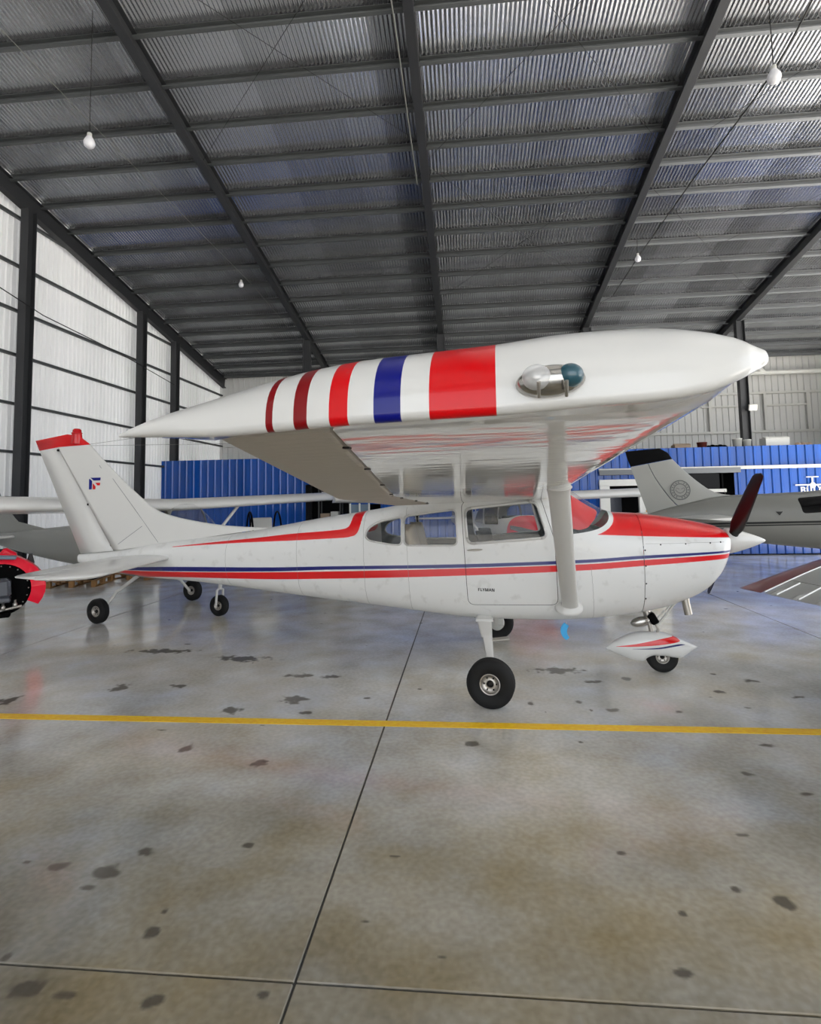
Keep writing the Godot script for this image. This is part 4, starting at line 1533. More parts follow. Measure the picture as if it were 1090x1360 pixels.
func build_gear(o: Node3D) -> void:
	for s in [1, -1]:
		# flat tapering spring leg
		var rows := []
		for q in [[-0.075, 0.66, 0.38, 0.084, 0.02], [-0.068, 0.6, 0.52, 0.077, 0.02], [-0.036, 0.525, 0.8, 0.056, 0.021], [-0.034, 0.52, 0.81, 0.056, 0.021], [-0.026, 0.515, 0.82, 0.047, 0.017], [-0.002, 0.40, 1.02, 0.037, 0.016], [0.012, 0.225, 1.16, 0.031, 0.016]]:
			var row := PackedVector3Array()
			var nrm := Vector3(0, 0.84, s * 0.54)
			for k in 12:
				var a := TAU * k / 12
				row.append(Vector3(q[0], q[1], s * q[2]) + Vector3.RIGHT * (q[3] * signf(cos(a)) * pow(absf(cos(a)), 0.5)) + nrm * (q[4] * signf(sin(a)) * pow(absf(sin(a)), 0.6)))
			rows.append(row)
		var mb := MB.new()
		mb.grid(rows, 0, true, true)
		var leg := put("main_gear_leg", mb.mesh(M["white paint"]), o)
		mb = MB.new()
		mb.box(Vector3(0.2, 0.018, 0.09), Vector3(0.09, 0.508, s * 0.82), Basis(Vector3.BACK, 0.12), 0.005)
		put("step", mb.mesh(M["aluminium"]), leg)
		mb = MB.new()
		mb.box(Vector3(0.185, 0.03, 0.12), Vector3(-0.07, 0.625, s * 0.47), Basis.IDENTITY, 0.01)
		put("leg_fairing", mb.mesh(M["white paint"]), leg)
		var turn := -0.13 if s > 0 else PI + 0.13
		make_wheel(o, Vector3(0.012, 0.2222, s * 1.28), 0.2225, 0.165, turn)
		mb = MB.new()
		mb.lathe([Vector2(0.0, -0.02), Vector2(0.09, -0.02), Vector2(0.09, 0.02), Vector2(0.0, 0.02)], Vector3(0.012, 0.2222, s * 1.18), Basis(Vector3.RIGHT, PI / 2), 24)
		mb.box(Vector3(0.07, 0.1, 0.06), Vector3(0.07, 0.25, s * 1.17), Basis.IDENTITY, 0.01)
		put("brake", mb.mesh(M["white plastic"]), o)
	# nose gear: oleo, fairing with stripes and wheel
	var mb := MB.new()
	mb.tube([Vector3(1.66, 0.75, 0), Vector3(1.7, 0.56, 0)], 0.04, 16)
	mb.tube([Vector3(1.7, 0.56, 0), Vector3(1.735, 0.38, 0)], 0.024, 14)
	mb.tube([Vector3(1.77, 0.515, 0.03), Vector3(1.79, 0.46, 0.03), Vector3(1.77, 0.40, 0.03)], 0.016, 8)
	var leg := put("nose_gear_leg", mb.mesh(M["aluminium"]), o)
	mb = MB.new()
	mb.ball(Vector3(1.6, 0.545, 0.07), Vector3(0.105, 0.055, 0.05), Basis(Vector3.BACK, 0.25), 20, 12)
	put("steering_damper", mb.mesh(M["chrome"]), leg)
	mb = MB.new()
	mb.box(Vector3(0.08, 0.12, 0.1), Vector3(1.74, 0.575, 0.02), Basis(Vector3.BACK, 0.5), 0.012)
	put("bracket", mb.mesh(M["off black"]), leg)
	mb = MB.new()
	mb.tube([Vector3(1.78, 0.5, 0.03), Vector3(1.97, 0.78, 0.12)], 0.011, 8)
	mb.tube([Vector3(1.76, 0.56, 0.03), Vector3(1.9, 0.73, 0.12)], 0.008, 8)
	put("brace", mb.mesh(M["white paint"]), leg)
	# wheel fairing: side outline from tail to point, with a cut-out for the wheel
	var top := [[1.235, 0.243], [1.3, 0.297], [1.42, 0.366], [1.54, 0.413], [1.66, 0.432], [1.76, 0.432], [1.9, 0.402], [2.04, 0.345], [2.12, 0.308], [2.185, 0.278]]
	var bot := [[1.235, 0.237], [1.3, 0.205], [1.42, 0.157], [1.54, 0.118], [1.62, 0.112], [1.66, 0.15], [1.74, 0.178], [1.85, 0.178], [1.92, 0.164], [2.0, 0.158], [2.06, 0.19], [2.12, 0.232], [2.185, 0.27]]
	var wid := [[1.235, 0.004], [1.3, 0.035], [1.42, 0.075], [1.6, 0.11], [1.8, 0.125], [1.95, 0.11], [2.05, 0.08], [2.13, 0.04], [2.185, 0.004]]
	var ra := [[1.34, 0.27, 0.268], [1.5, 0.303, 0.281], [1.94, 0.39, 0.336], [1.965, 0.385, 0.34], [2.0, 0.35, 0.348]]
	var ba := [[1.5, 0.258, 0.256], [1.72, 0.279, 0.266], [1.99, 0.32, 0.306], [2.045, 0.313, 0.311]]
	var im := Image.create(1024, 384, false, Image.FORMAT_RGB8)
	im.fill(Color(0.9, 0.9, 0.893))
	for x in 1024:
		var lx := 1.2 + x / 1024.0
		for q in [[ra, Color(0.88, 0.0, 0.04), 1.34, 2.0], [ba, Color(0.1, 0.11, 0.4), 1.5, 2.045]]:
			if lx > q[2] and lx < q[3]:
				paint_run(im, x, (0.46 - lerp_table(q[0], lx, 1)) * 1024, (0.46 - lerp_table(q[0], lx, 2)) * 1024, q[1])
	var fm := mat("fairing livery", Color(1, 1, 1), 0.3)
	fm.albedo_texture = ImageTexture.create_from_image(im)
	fm.clearcoat_enabled = true
	fm.clearcoat = 0.5
	fm.clearcoat_roughness = 0.08
	var fb := MB.new()
	var xs := span(1.235, 2.185, 0.019)
	for s in [1, -1]:
		for i in xs.size() - 1:
			for j in 24:
				var q := []
				var t := []
				for e in [[0, 0], [1, 0], [1, 1], [0, 1]]:
					var x: float = xs[i + e[0]]
					var a: float = PI * (j + e[1]) / 24.0
					var y := lerpf(lerp_table(bot, x, 1), lerp_table(top, x, 1), (1 - cos(a)) / 2)
					q.append(Vector3(x, y, s * lerp_table(wid, x, 1) * pow(sin(a), 0.7) if a > 0.001 and a < PI - 0.001 else 0.0))
					t.append(Vector2(x - 1.2, (0.46 - y) / 0.375))
				if s > 0:
					fb.quad(q[0], q[3], q[2], q[1], 0, t[0], t[3], t[2], t[1])
				else:
					fb.quad(q[0], q[1], q[2], q[3], 0, t[0], t[1], t[2], t[3])
	var sp := put("wheel_fairing", fb.mesh(fm), o)
	sp.set_meta("label", "white nose wheel fairing with red and blue stripes")
	make_wheel(o, Vector3(1.82, 0.165, 0), 0.165, 0.11, 0.0)

# ---------------------------------------------------------------- other aircraft
func simple_highwing(called: String, label: String, at: Vector3, turn: float, half: float, nose: String) -> Node3D:
	# a small strut-braced high-wing aircraft, nose along its +x
	var o := thing(called, label, "aircraft", at, turn, "")
	var hull := Hull.new()
	hull.root = self
	hull.table = [[-4.6, 1.15, 1.35, 0.03, 1.25, 2.0], [-3.9, 1.02, 1.41, 0.12, 1.22, 2.2], [-2.6, 0.84, 1.5, 0.27, 1.18, 2.4], [-1.3, 0.72, 1.62, 0.42, 1.15, 2.8], [-0.7, 0.66, 1.86, 0.47, 1.15, 3.2], [-0.3, 0.62, 1.95, 0.49, 1.15, 3.6], [0.4, 0.6, 1.95, 0.49, 1.12, 3.6], [0.75, 0.6, 1.75, 0.48, 1.1, 3.0], [1.05, 0.62, 1.5, 0.46, 1.05, 2.8], [1.6, 0.7, 1.42, 0.4, 1.05, 2.6], [1.95, 0.85, 1.34, 0.3, 1.1, 2.3], [2.05, 0.95, 1.27, 0.2, 1.12, 2.0]]
	var wins := [rounded([Vector2(-1.15, 1.3), Vector2(-0.98, 1.58), Vector2(-0.4, 1.8), Vector2(-0.36, 1.28)], 0.05), rounded([Vector2(-0.28, 1.8), Vector2(0.5, 1.8), Vector2(0.62, 1.3), Vector2(-0.26, 1.27)], 0.05), rounded([Vector2(0.62, 1.42), Vector2(0.98, 1.46), Vector2(1.06, 1.56), Vector2(1.0, 2.4), Vector2(0.45, 2.4), Vector2(0.56, 1.8)], 0.04)]
	var flats := []
	for q in wins:
		flats.append(hull.flat(subdivided(q)))
	var body := MB.new()
	var cowl := MB.new()
	for s in [-1, 1]:
		hull.patch(body, span(-4.6, 1.05, 0.09), 22, s, null, flats)
		hull.patch(cowl, span(1.05, 2.05, 0.1), 20, s)
	var b := put("fuselage", body.mesh(M["silver grey paint"] if nose == "grey paint" else M["white paint"]), o)
	put("engine_cowling", cowl.mesh(M[nose]), o)
	var mb: MB
	for k in 2:
		for s in [-1, 1]:
			mb = MB.new()
			hull.patch(mb, span(-1.2, 1.1, 0.09), 22, s, flats[k])
			put(["rear_window", "side_window"][k], mb.mesh(M["amber pane"]), o)
	mb = MB.new()
	for s in [-1, 1]:
		hull.patch(mb, span(-1.2, 1.1, 0.09), 22, s, flats[2])
	put("windscreen", mb.mesh(M["pane"]), o)
	for s in [-1, 1]:
		mb = MB.new()
		mb.box(Vector3(0.12, 0.62, 0.4), Vector3(-0.35, 1.15, s * 0.22), Basis(Vector3.BACK, 0.2), 0.05)
		mb.box(Vector3(0.42, 0.12, 0.4), Vector3(-0.12, 0.92, s * 0.22), Basis.IDENTITY, 0.05)
		put("seat", mb.mesh(M["dark fabric"]), o)
	for s in [-1, 1]:
		var sec := []
		for z in [0.0, half * 0.4, half * 0.93, half * 0.98, half]:
			var e: float = 1.0 if z < half * 0.95 else (0.9 if z < half * 0.99 else 0.7)
			sec.append([Vector3(0.55 * e, 1.79 + 0.022 * z, s * z), Vector3(-0.68 * e, 1.76 + 0.022 * z, s * z)])
		put("wing", blade_mesh(sec, UP, LOW, Vector3.UP, 1.5, M["white paint"], 0.0, 1.0), o)
		mb = MB.new()
		mb.tube([Vector3(0.2, 0.72, s * 0.46), Vector3(0.2, 1.83, s * half * 0.33)], 0.032, 10)
		put("wing_strut", mb.mesh(M["white paint"]), o)
		mb = MB.new()
		mb.tube([Vector3(-0.25, 0.66, s * 0.3), Vector3(-0.27, 0.45, s * 0.72), Vector3(-0.28, 0.2, s * 0.98)], [0.035, 0.028, 0.024], 10)
		put("main_gear_leg", mb.mesh(M["white paint"]), o)
		make_wheel(o, Vector3(-0.28, 0.2, s * 1.06), 0.2, 0.14, 0.0 if s > 0 else PI)
		var low := []
		for q in SYM:
			low.append([q[0], -q[1]])
		put("tailplane", blade_mesh([[Vector3(-3.75, 1.3, s * 0.06), Vector3(-4.5, 1.3, s * 0.06)], [Vector3(-3.85, 1.3, s * 1.2), Vector3(-4.45, 1.3, s * 1.2)], [Vector3(-3.95, 1.3, s * 1.28), Vector3(-4.35, 1.3, s * 1.28)]], SYM, low, Vector3.UP, 0.9, M["white paint"]), o)
	mb = MB.new()
	mb.tube([Vector3(1.3, 0.7, 0), Vector3(1.28, 0.45, 0)], 0.035, 10)
	for s in [-1, 1]:
		mb.tube([Vector3(1.28, 0.47, 0), Vector3(1.28, 0.44, s * 0.075), Vector3(1.27, 0.19, s * 0.085)], 0.02, 8)
	put("nose_gear_fork", mb.mesh(M["white paint"]), o)
	make_wheel(o, Vector3(1.27, 0.175, 0), 0.175, 0.12)
	var low2 := []
	for q in SYM:
		low2.append([q[0], -q[1]])
	put("fin", blade_mesh([[Vector3(-2.9, 1.44, 0), Vector3(-4.55, 1.33, 0), 0.4], [Vector3(-3.85, 1.6, 0), Vector3(-4.6, 1.5, 0), 0.7], [Vector3(-4.3, 1.95, 0), Vector3(-4.7, 1.88, 0)], [Vector3(-4.48, 2.25, 0), Vector3(-4.78, 2.2, 0)]], SYM, low2, Vector3.BACK, 0.9, M["silver grey paint"]), o)
	mb = MB.new()
	mb.lathe([Vector2(0.0, -0.04), Vector2(0.13, -0.04), Vector2(0.13, 0.02), Vector2(0.09, 0.12), Vector2(0.0, 0.24)], Vector3(2.09, 1.11, 0), Basis(Vector3.BACK, -PI / 2), 24)
	var sp := put("spinner", mb.mesh(M["white paint"]), o)
	for s in [-1, 1]:
		var rows := []
		var d: Vector3 = Vector3(0, 0.25, 0.97).normalized() * s
		var side := Vector3.RIGHT.cross(d)
		for q in [[0.08, 0.03, 0.03], [0.3, 0.06, 0.018], [0.6, 0.06, 0.012], [0.83, 0.04, 0.007]]:
			var row := PackedVector3Array()
			for k in 12:
				var a := TAU * k / 12
				row.append(Vector3(2.09, 1.11, 0) + d * q[0] + (side * 0.9 + Vector3.RIGHT * 0.4) * cos(a) * q[1] + Vector3.RIGHT * sin(a) * q[2])
			rows.append(row)
		mb = MB.new()
		mb.grid(rows, 0, true, true)
		put("propeller_blade", mb.mesh(M["blade"]), sp)
	mb = MB.new()
	mb.box(Vector3(0.05, 0.16, 0.012), Vector3.ZERO, Basis(Vector3.BACK, 0.3))
	var am := mb.mesh(M["white plastic"])
	for x in [-1.6, -2.3]:
		put("antenna", am, o, Transform3D(Basis.IDENTITY, Vector3(x, 1.61 + (x + 1.6) * 0.08, 0)))
	return o

func build_white_plane() -> void:
	simple_highwing("high_wing_aircraft", "small white high-wing aircraft parked behind the striped one's tail, by the left wall", Vector3(-5.42, 0, -9.72), deg_to_rad(-16), 5.5, "grey paint")

func build_far_plane() -> void:
	simple_highwing("high_wing_aircraft", "white high-wing aircraft with red nose seen through the striped aircraft's cabin windows", Vector3(1.0, 0, -13.6), deg_to_rad(-72), 4.1, "bright red paint")

func build_grey_plane() -> void:
	var o := thing("low_wing_aircraft", "silver grey low-wing aircraft with black fin tip parked before the blue office front", "aircraft", Vector3(8.3, 0, -11.5), deg_to_rad(2))
	var hull := Hull.new()
	hull.root = self
	hull.table = [[-5.0, 1.32, 1.48, 0.03, 1.4, 2.0], [-4.3, 1.2, 1.68, 0.14, 1.44, 2.2], [-3.3, 1.03, 1.87, 0.3, 1.42, 2.4], [-2.6, 0.94, 1.89, 0.4, 1.38, 2.6], [-1.8, 0.85, 1.92, 0.5, 1.36, 2.9], [-0.8, 0.76, 2.0, 0.57, 1.34, 3.2], [0.5, 0.7, 2.05, 0.6, 1.3, 3.2], [1.3, 0.7, 1.8, 0.58, 1.25, 3.0], [1.9, 0.72, 1.55, 0.54, 1.2, 2.8], [2.9, 0.85, 1.45, 0.4, 1.2, 2.5], [3.2, 1.0, 1.35, 0.25, 1.2, 2.0]]
	var win := rounded([Vector2(-2.2, 1.8), Vector2(-1.4, 1.87), Vector2(-1.4, 1.56), Vector2(-2.17, 1.52)], 0.06)
	var win2 := rounded([Vector2(-1.25, 1.88), Vector2(0.1, 1.92), Vector2(0.1, 1.56), Vector2(-1.25, 1.56)], 0.06)
	var w1 := hull.flat(subdivided(win))
	var w2 := hull.flat(subdivided(win2))
	var body := MB.new()
	for s in [-1, 1]:
		hull.patch(body, span(-5.0, 3.2, 0.1), 24, s, null, [w1, w2])
	var b := put("fuselage", body.mesh(M["grey paint"]), o)
	var mb: MB
	for s in [-1, 1]:
		for w in [w1, w2]:
			mb = MB.new()
			hull.patch(mb, span(-2.3, 0.2, 0.1), 24, s, w)
			put("cabin_window", mb.mesh(M["dark pane"]), o)
	for q in [[1.37, 0.02], [1.325, 0.012]]:
		mb = MB.new()
		for s in [-1, 1]:
			var rows := []
			for x in span(-4.4, 2.6, 0.25):
				var row := PackedVector3Array()
				for e in [-1, 1]:
					var t := hull.s_of(x, q[0] + e * q[1] + 0.012 * x + 0.02)
					row.append(hull.pt(x, t, s) + hull.normal(x, t, s) * 0.003)
				rows.append(row)
			mb.grid(rows, 0)
		put("stripe", mb.mesh(M["black paint"]), b)
	mb = MB.new()
	mb.tri(Vector3(-2.62, 1.56, 0.405), Vector3(-2.5, 1.56, 0.412), Vector3(-2.56, 1.49, 0.41), -1)
	mb.tri(Vector3(-2.62, 1.56, 0.400), Vector3(-2.56, 1.49, 0.405), Vector3(-2.5, 1.56, 0.407), -1)
	put("static_port", mb.mesh(M["black paint"]), b)
	var low := []
	for q in SYM:
		low.append([q[0], -q[1]])
	# fin with rudder, in silver with a black cap
	var le := [[0.0, -3.1, 1.86], [0.15, -3.46, 1.92], [0.3, -3.72, 2.07], [0.75, -4.22, 2.54], [1.0, -4.27, 2.595]]
	var te := [[0.0, -4.74, 1.4], [1.0, -5.07, 2.455]]
	var sec := []
	for k in 13:
		var a := fin_pts(le, k / 12.0)
		var c := fin_pts(te, k / 12.0)
		sec.append([Vector3(a.x, a.y, 0), Vector3(c.x, c.y, 0), lerpf(0.55, 0.9, k / 12.0)])
	var fin := put("fin", blade_mesh(sec, SYM, low, Vector3.BACK, 1.0, M["silver grey paint"], 0.0, 0.58), o)
	put("rudder", blade_mesh(sec, SYM, low, Vector3.BACK, 1.0, M["silver grey paint"], 0.595, 1.0), o)
	var cap := put("fin_cap", blade_mesh([[Vector3(-4.27, 2.6, 0), Vector3(-5.07, 2.46, 0), 0.92], [Vector3(-4.35, 2.72, 0), Vector3(-5.13, 2.63, 0), 0.8], [Vector3(-4.5, 2.81, 0), Vector3(-5.16, 2.76, 0), 0.5]], SYM, low, Vector3.BACK, 1.0, M["off black"]), o)
	cap.set_meta("label", "black fin cap")
	# round emblem on the fin
	for q in [[0.19, 0.178], [0.125, 0.115]]:
		mb = MB.new()
		mb.lathe([Vector2(q[0], 0.0), Vector2(q[0], 0.004), Vector2(q[1], 0.004), Vector2(q[1], 0.0)], Vector3(-4.17, 1.99, 0.052), Basis(Vector3.RIGHT, PI / 2), 36)
		put("emblem_ring", mb.mesh(M["steel"]), fin)
	mb = MB.new()
	for k in 18:
		if k % 9 == 4:
			continue
		var a := TAU * k / 18
		mb.box(Vector3(0.012, 0.03, 0.004), Vector3(-4.17 + cos(a) * 0.151, 1.99 + sin(a) * 0.151, 0.055), Basis(Vector3.BACK, a - PI / 2))
	for s in [-1, 1]:
		mb.tube([Vector3(-4.17 + s * 0.02, 2.01, 0.055), Vector3(-4.17 + s * 0.07, 2.035, 0.055), Vector3(-4.17 + s * 0.09, 1.99, 0.055), Vector3(-4.17 + s * 0.04, 1.945, 0.055), Vector3(-4.17, 1.93, 0.055)], 0.004, 6)
	put("emblem_detail", mb.mesh(M["steel"]), fin)
	for s in [-1, 1]:
		put("tailplane", blade_mesh([[Vector3(-3.42, 1.47, s * 0.1), Vector3(-4.4, 1.47, s * 0.1)], [Vector3(-3.85, 1.5, s * 1.7), Vector3(-4.5, 1.5, s * 1.7)], [Vector3(-3.95, 1.5, s * 1.78), Vector3(-4.45, 1.5, s * 1.78)]], SYM, low, Vector3.UP, 0.9, M["white paint"]), o)
		put("wing", blade_mesh([[Vector3(1.0, 0.82, s * 0.3), Vector3(-0.8, 0.86, s * 0.3)], [Vector3(0.7, 1.2, s * 4.6), Vector3(-0.45, 1.22, s * 4.6)], [Vector3(0.5, 1.22, s * 4.75), Vector3(-0.3, 1.24, s * 4.75)]], UP, LOW, Vector3.UP, 1.1, M["silver grey paint"]), o)
		mb = MB.new()
		mb.tube([Vector3(0.1, 0.9, s * 1.5), Vector3(0.1, 0.2, s * 1.5)], 0.035, 10)
		put("main_gear_leg", mb.mesh(M["white paint"]), o)
		make_wheel(o, Vector3(0.1, 0.2, s * 1.6), 0.2, 0.14, 0.0 if s > 0 else PI)
	mb = MB.new()
	mb.tube([Vector3(2.4, 0.8, 0.0), Vector3(2.4, 0.2, 0.0)], 0.035, 10)
	put("nose_gear_leg", mb.mesh(M["white paint"]), o)
	make_wheel(o, Vector3(2.4, 0.18, 0.08), 0.18, 0.12)
	mb = MB.new()
	mb.tube([Vector3(-3.3, 1.87, 0), Vector3(-3.32, 1.97, 0)], 0.004, 5)
	put("antenna", mb.mesh(M["wire"]), o)

func build_near_wing() -> void:
	# low-wing aircraft at the right edge: its left wing tip reaches into the picture
	var tip := Vector3(2.5, 1.06, -5.47)
	var ch := Vector3(0.737, 0.03, -0.676).normalized()      # towards its leading edge
	var sp := Vector3(0.676, -0.12, 0.737).normalized()         # towards its fuselage
	var up := sp.cross(ch).normalized()
	if up.y < 0:
		up = -up
	var o := thing("parked_aircraft", "grey low-wing aircraft at the right edge, maroon tip of its beaded wing showing", "aircraft")
	var C := 2.5
	var T := 0.22
	var S := 4.2
	var prof := func(v: float) -> Vector3: return tip + sp * v
	var secs := []
	var wing := func(v0: float, v1: float, u0: float, u1: float, mt: String, called: String, bead: bool, lift: float) -> void:
		var rows := []
		var n := maxi(1, int((v1 - v0) / (0.012 if bead else 0.4)))
		for i in n + 1:
			var v := lerpf(v0, v1, float(i) / n)
			var te: Vector3 = tip + sp * v
			var le: Vector3 = te + ch * C
			var row := foil_row(le, te, u0, u1, UP, LOW, T, up)
			if bead:
				var k := 0.014 * pow(absf(sin((v - v0) * PI / 0.17 + 0.6)), 12.0)
				for j in row.size():
					if j > 0 and j < 3:
						row[j] += up * k
			if lift > 0:
				for j in row.size():
					row[j] += up * lift
			rows.append(row)
		var mb := MB.new()
		mb.grid(rows, 0, true, true, true)
		var part := put(called, mb.mesh(M[mt]), o)
	wing.call(0.165, S, 0.0, 0.74, "silver grey paint", "wing", false, 0.0)
	wing.call(0.18, S - 0.8, 0.75, 1.0, "silver grey paint", "aileron", true, 0.0)
	# tip cap: rounded outline in maroon
	var rows := []
	for q in [[-0.03, 0.005, 0.99, 0.5], [0.0, 0.0, 1.0, 0.8], [0.06, 0.0, 1.0, 0.95], [0.15, 0.0, 1.0, 1.0]]:
		var te: Vector3 = tip + sp * q[0]
		rows.append(foil_row(te + ch * C * q[2], te + ch * C * q[1], 0.0, 1.0, UP, LOW, q[3] * T, up))
	var mb := MB.new()
	mb.grid(rows, 0, true, true, true)
	var cap := put("wing_tip", mb.mesh(M["maroon paint"]), o)
	cap.set_meta("label", "maroon wing tip cap")
	mb = MB.new()
	for u in [[0.02, 0.98]]:
		var pts := []
		for k in 12:
			var f := lerpf(u[0], u[1], k / 11.0)
			pts.append(tip + sp * 0.165 + ch * (C * (1 - f)) + up * (lerp_table(UP, f, 1) * C * T + 0.003))
		mb.tube(pts, 0.007, 6)
	put("edge_strip", mb.mesh(M["white paint"]), o)
	# raised stiffeners on the aileron
	for k in 9:
		var v := 0.26 + k * 0.17
		var pts := []
		for j in 6:
			var f := lerpf(0.77, 0.985, j / 5.0)
			pts.append(tip + sp * v + ch * (C * (1 - f)) + up * (lerp_table(UP, f, 1) * C * T + 0.002))
		var m2 := MB.new()
		m2.tube(pts, 0.008, 8)
		put("stiffener", m2.mesh(M["white paint"]), o)
	# the rest of the aircraft, beyond the frame
	var root := tip + sp * (S + 0.45)
	root.y = 0.0
	var bs := Basis(ch * Vector3(1, 0, 1), Vector3.UP, (ch * Vector3(1, 0, 1)).cross(Vector3.UP)).orthonormalized()
	var hull := Hull.new()
	hull.root = self
	hull.table = [[-3.2, 1.0, 1.2, 0.04, 1.1, 2.0], [-1.5, 0.75, 1.45, 0.35, 1.1, 2.6], [0.0, 0.6, 1.75, 0.52, 1.1, 3.0], [1.2, 0.6, 1.7, 0.52, 1.1, 3.0], [2.0, 0.65, 1.35, 0.48, 1.05, 2.8], [3.2, 0.8, 1.2, 0.25, 1.0, 2.2]]
	mb = MB.new()
	for s in [-1, 1]:
		hull.patch(mb, span(-3.2, 3.2, 0.2), 16, s)
	put("fuselage", mb.mesh(M["silver grey paint"]), o, Transform3D(bs, root))
	for q in [[Vector3(0.6, 0.2, 0.7), 0], [Vector3(0.6, 0.2, -0.7), 1], [Vector3(2.4, 0.2, 0.0), 2]]:
		mb = MB.new()
		mb.tube([Vector3(q[0].x, 0.85, q[0].z * 0.5), Vector3(q[0].x, 0.2, q[0].z - 0.09)], 0.03, 8)
		put("gear_leg", mb.mesh(M["white paint"]), o, Transform3D(bs, root))
		var t := make_wheel(o, Vector3.ZERO, 0.2, 0.14)
		t.transform = Transform3D(bs, root + bs * q[0])

# ---------------------------------------------------------------- things about the floor
func build_tug() -> void:
	var o := thing("engine_unit", "red engine unit with black round housing at the left edge of the floor", "engine", Vector3(-6.8, 0, -7.6), deg_to_rad(38))
	var C := Vector3(0.1, 0.73, 0)
	var mb := MB.new()
	mb.lathe([Vector2(0.0, 0.0), Vector2(0.36, 0.0), Vector2(0.375, 0.015), Vector2(0.375, 0.05), Vector2(0.355, 0.07), Vector2(0.3, 0.06), Vector2(0.12, 0.06), Vector2(0.0, 0.07)], C, Basis(Vector3.RIGHT, PI / 2), 40)
	put("fan_housing", mb.mesh(M["off black"]), o)
	mb = MB.new()
	mb.ball(Vector3.ZERO, Vector3(0.01, 0.01, 0.008), Basis.IDENTITY, 8, 6)
	var bm := mb.mesh(M["aluminium"])
	for k in 20:
		var a := TAU * k / 20
		put("bolt", bm, o, Transform3D(Basis.IDENTITY, C + Vector3(cos(a) * 0.335, sin(a) * 0.335, 0.07)))
	# red shroud: an arc of sheet round the housing
	var rows := []
	for k in 19:
		var a := lerpf(-0.5, 2.7, k / 18.0)
		var r0 := 0.37
		var r1 := 0.52 + 0.03 * cos(a * 3)
		var row := PackedVector3Array()
		for q in [[r0, 0.1], [r1, 0.06], [r1, -0.2], [r0, -0.16]]:
			row.append(C + Vector3(cos(a) * q[0], sin(a) * q[0], q[1]))
		rows.append(row)
	mb = MB.new()
	mb.grid(rows, -1, true, true)
	put("shroud", mb.mesh(M["bright red paint"]), o)
	mb = MB.new()
	mb.box(Vector3(0.5, 0.12, 0.4), Vector3(-0.16, 1.2, -0.12), Basis(Vector3.BACK, -0.12), 0.03)
	mb.box(Vector3(0.2, 0.18, 0.2), Vector3(0.16, 1.2, -0.1), Basis(Vector3.BACK, -0.6), 0.03)
	put("hood", mb.mesh(M["bright red paint"]), o)
	mb = MB.new()
	mb.box(Vector3(0.36, 0.05, 0.2), Vector3(0.1, 1.2, 0.12), Basis(Vector3.BACK, -0.1), 0.015)
	put("tray", mb.mesh(M["soft grey"]), o)
	mb = MB.new()
	mb.box(Vector3(0.3, 0.28, 0.2), Vector3(0.08, 0.76, 0.17), Basis(Vector3.BACK, 0.05), 0.07)
	mb.box(Vector3(0.3, 0.08, 0.2), Vector3(0.08, 0.6, 0.16), Basis.IDENTITY, 0.02)
	put("engine_cover", mb.mesh(M["grey plastic"]), o)
	mb = MB.new()
	for q in [[-0.1, 0.5], [0.02, 0.47], [0.14, 0.45], [0.28, 0.48]]:
		mb.lathe([Vector2(0.0, 0.0), Vector2(0.028, 0.0), Vector2(0.03, 0.05), Vector2(0.018, 0.06), Vector2(0.018, 0.1), Vector2(0.0, 0.1)], Vector3(q[0], q[1], 0.14), Basis.IDENTITY, 12)
	mb.tube([Vector3(-0.2, 0.46, 0.12), Vector3(0.1, 0.44, 0.13), Vector3(0.36, 0.48, 0.1)], 0.02, 8)
	put("pipework", mb.mesh(M["aluminium"]), o)
	mb = MB.new()
	mb.box(Vector3(0.5, 0.08, 0.3), Vector3(-0.02, 0.38, 0.02), Basis.IDENTITY, 0.02)
	put("engine_mount", mb.mesh(M["off black"]), o)
	rows = []
	for q in [[0.0, 0.02, 0.02], [0.12, 0.05, 0.014], [0.26, 0.05, 0.01], [0.38, 0.022, 0.006]]:
		var row := PackedVector3Array()
		for k in 12:
			var a := TAU * k / 12
			row.append(Vector3(0.44 + cos(a) * q[1], 0.82 + q[0], -0.28 + sin(a) * q[2]))
		rows.append(row)
	mb = MB.new()
	mb.grid(rows, 0, true, true)
	mb.tube([Vector3(0.1, 0.66, -0.28), Vector3(0.44, 0.84, -0.28)], 0.025, 10)
	put("propeller_blade", mb.mesh(M["blade"]), o)
	mb = MB.new()
	mb.box(Vector3(0.06, 0.22, 0.12), Vector3(0.6, 0.8, -0.22), Basis(Vector3.BACK, 0.2), 0.015)
	put("bracket", mb.mesh(M["soft grey"]), o)
	mb = MB.new()
	mb.tube([Vector3(-0.22, 0.38, 0.05), Vector3(-0.24, 0.05, 0.1)], 0.02, 8)
	mb.tube([Vector3(-0.24, 0.34, -0.25), Vector3(-0.28, 0.05, -0.4)], 0.02, 8)
	mb.tube([Vector3(-0.22, 0.34, 0.05), Vector3(-0.62, 0.05, 0.2)], 0.02, 8)
	put("stand", mb.mesh(M["yellow paint"]), o)
	for q in [Vector3(-0.24, 0.045, 0.1), Vector3(-0.28, 0.045, -0.4), Vector3(-0.62, 0.045, 0.2)]:
		make_wheel(o, q, 0.045, 0.03)

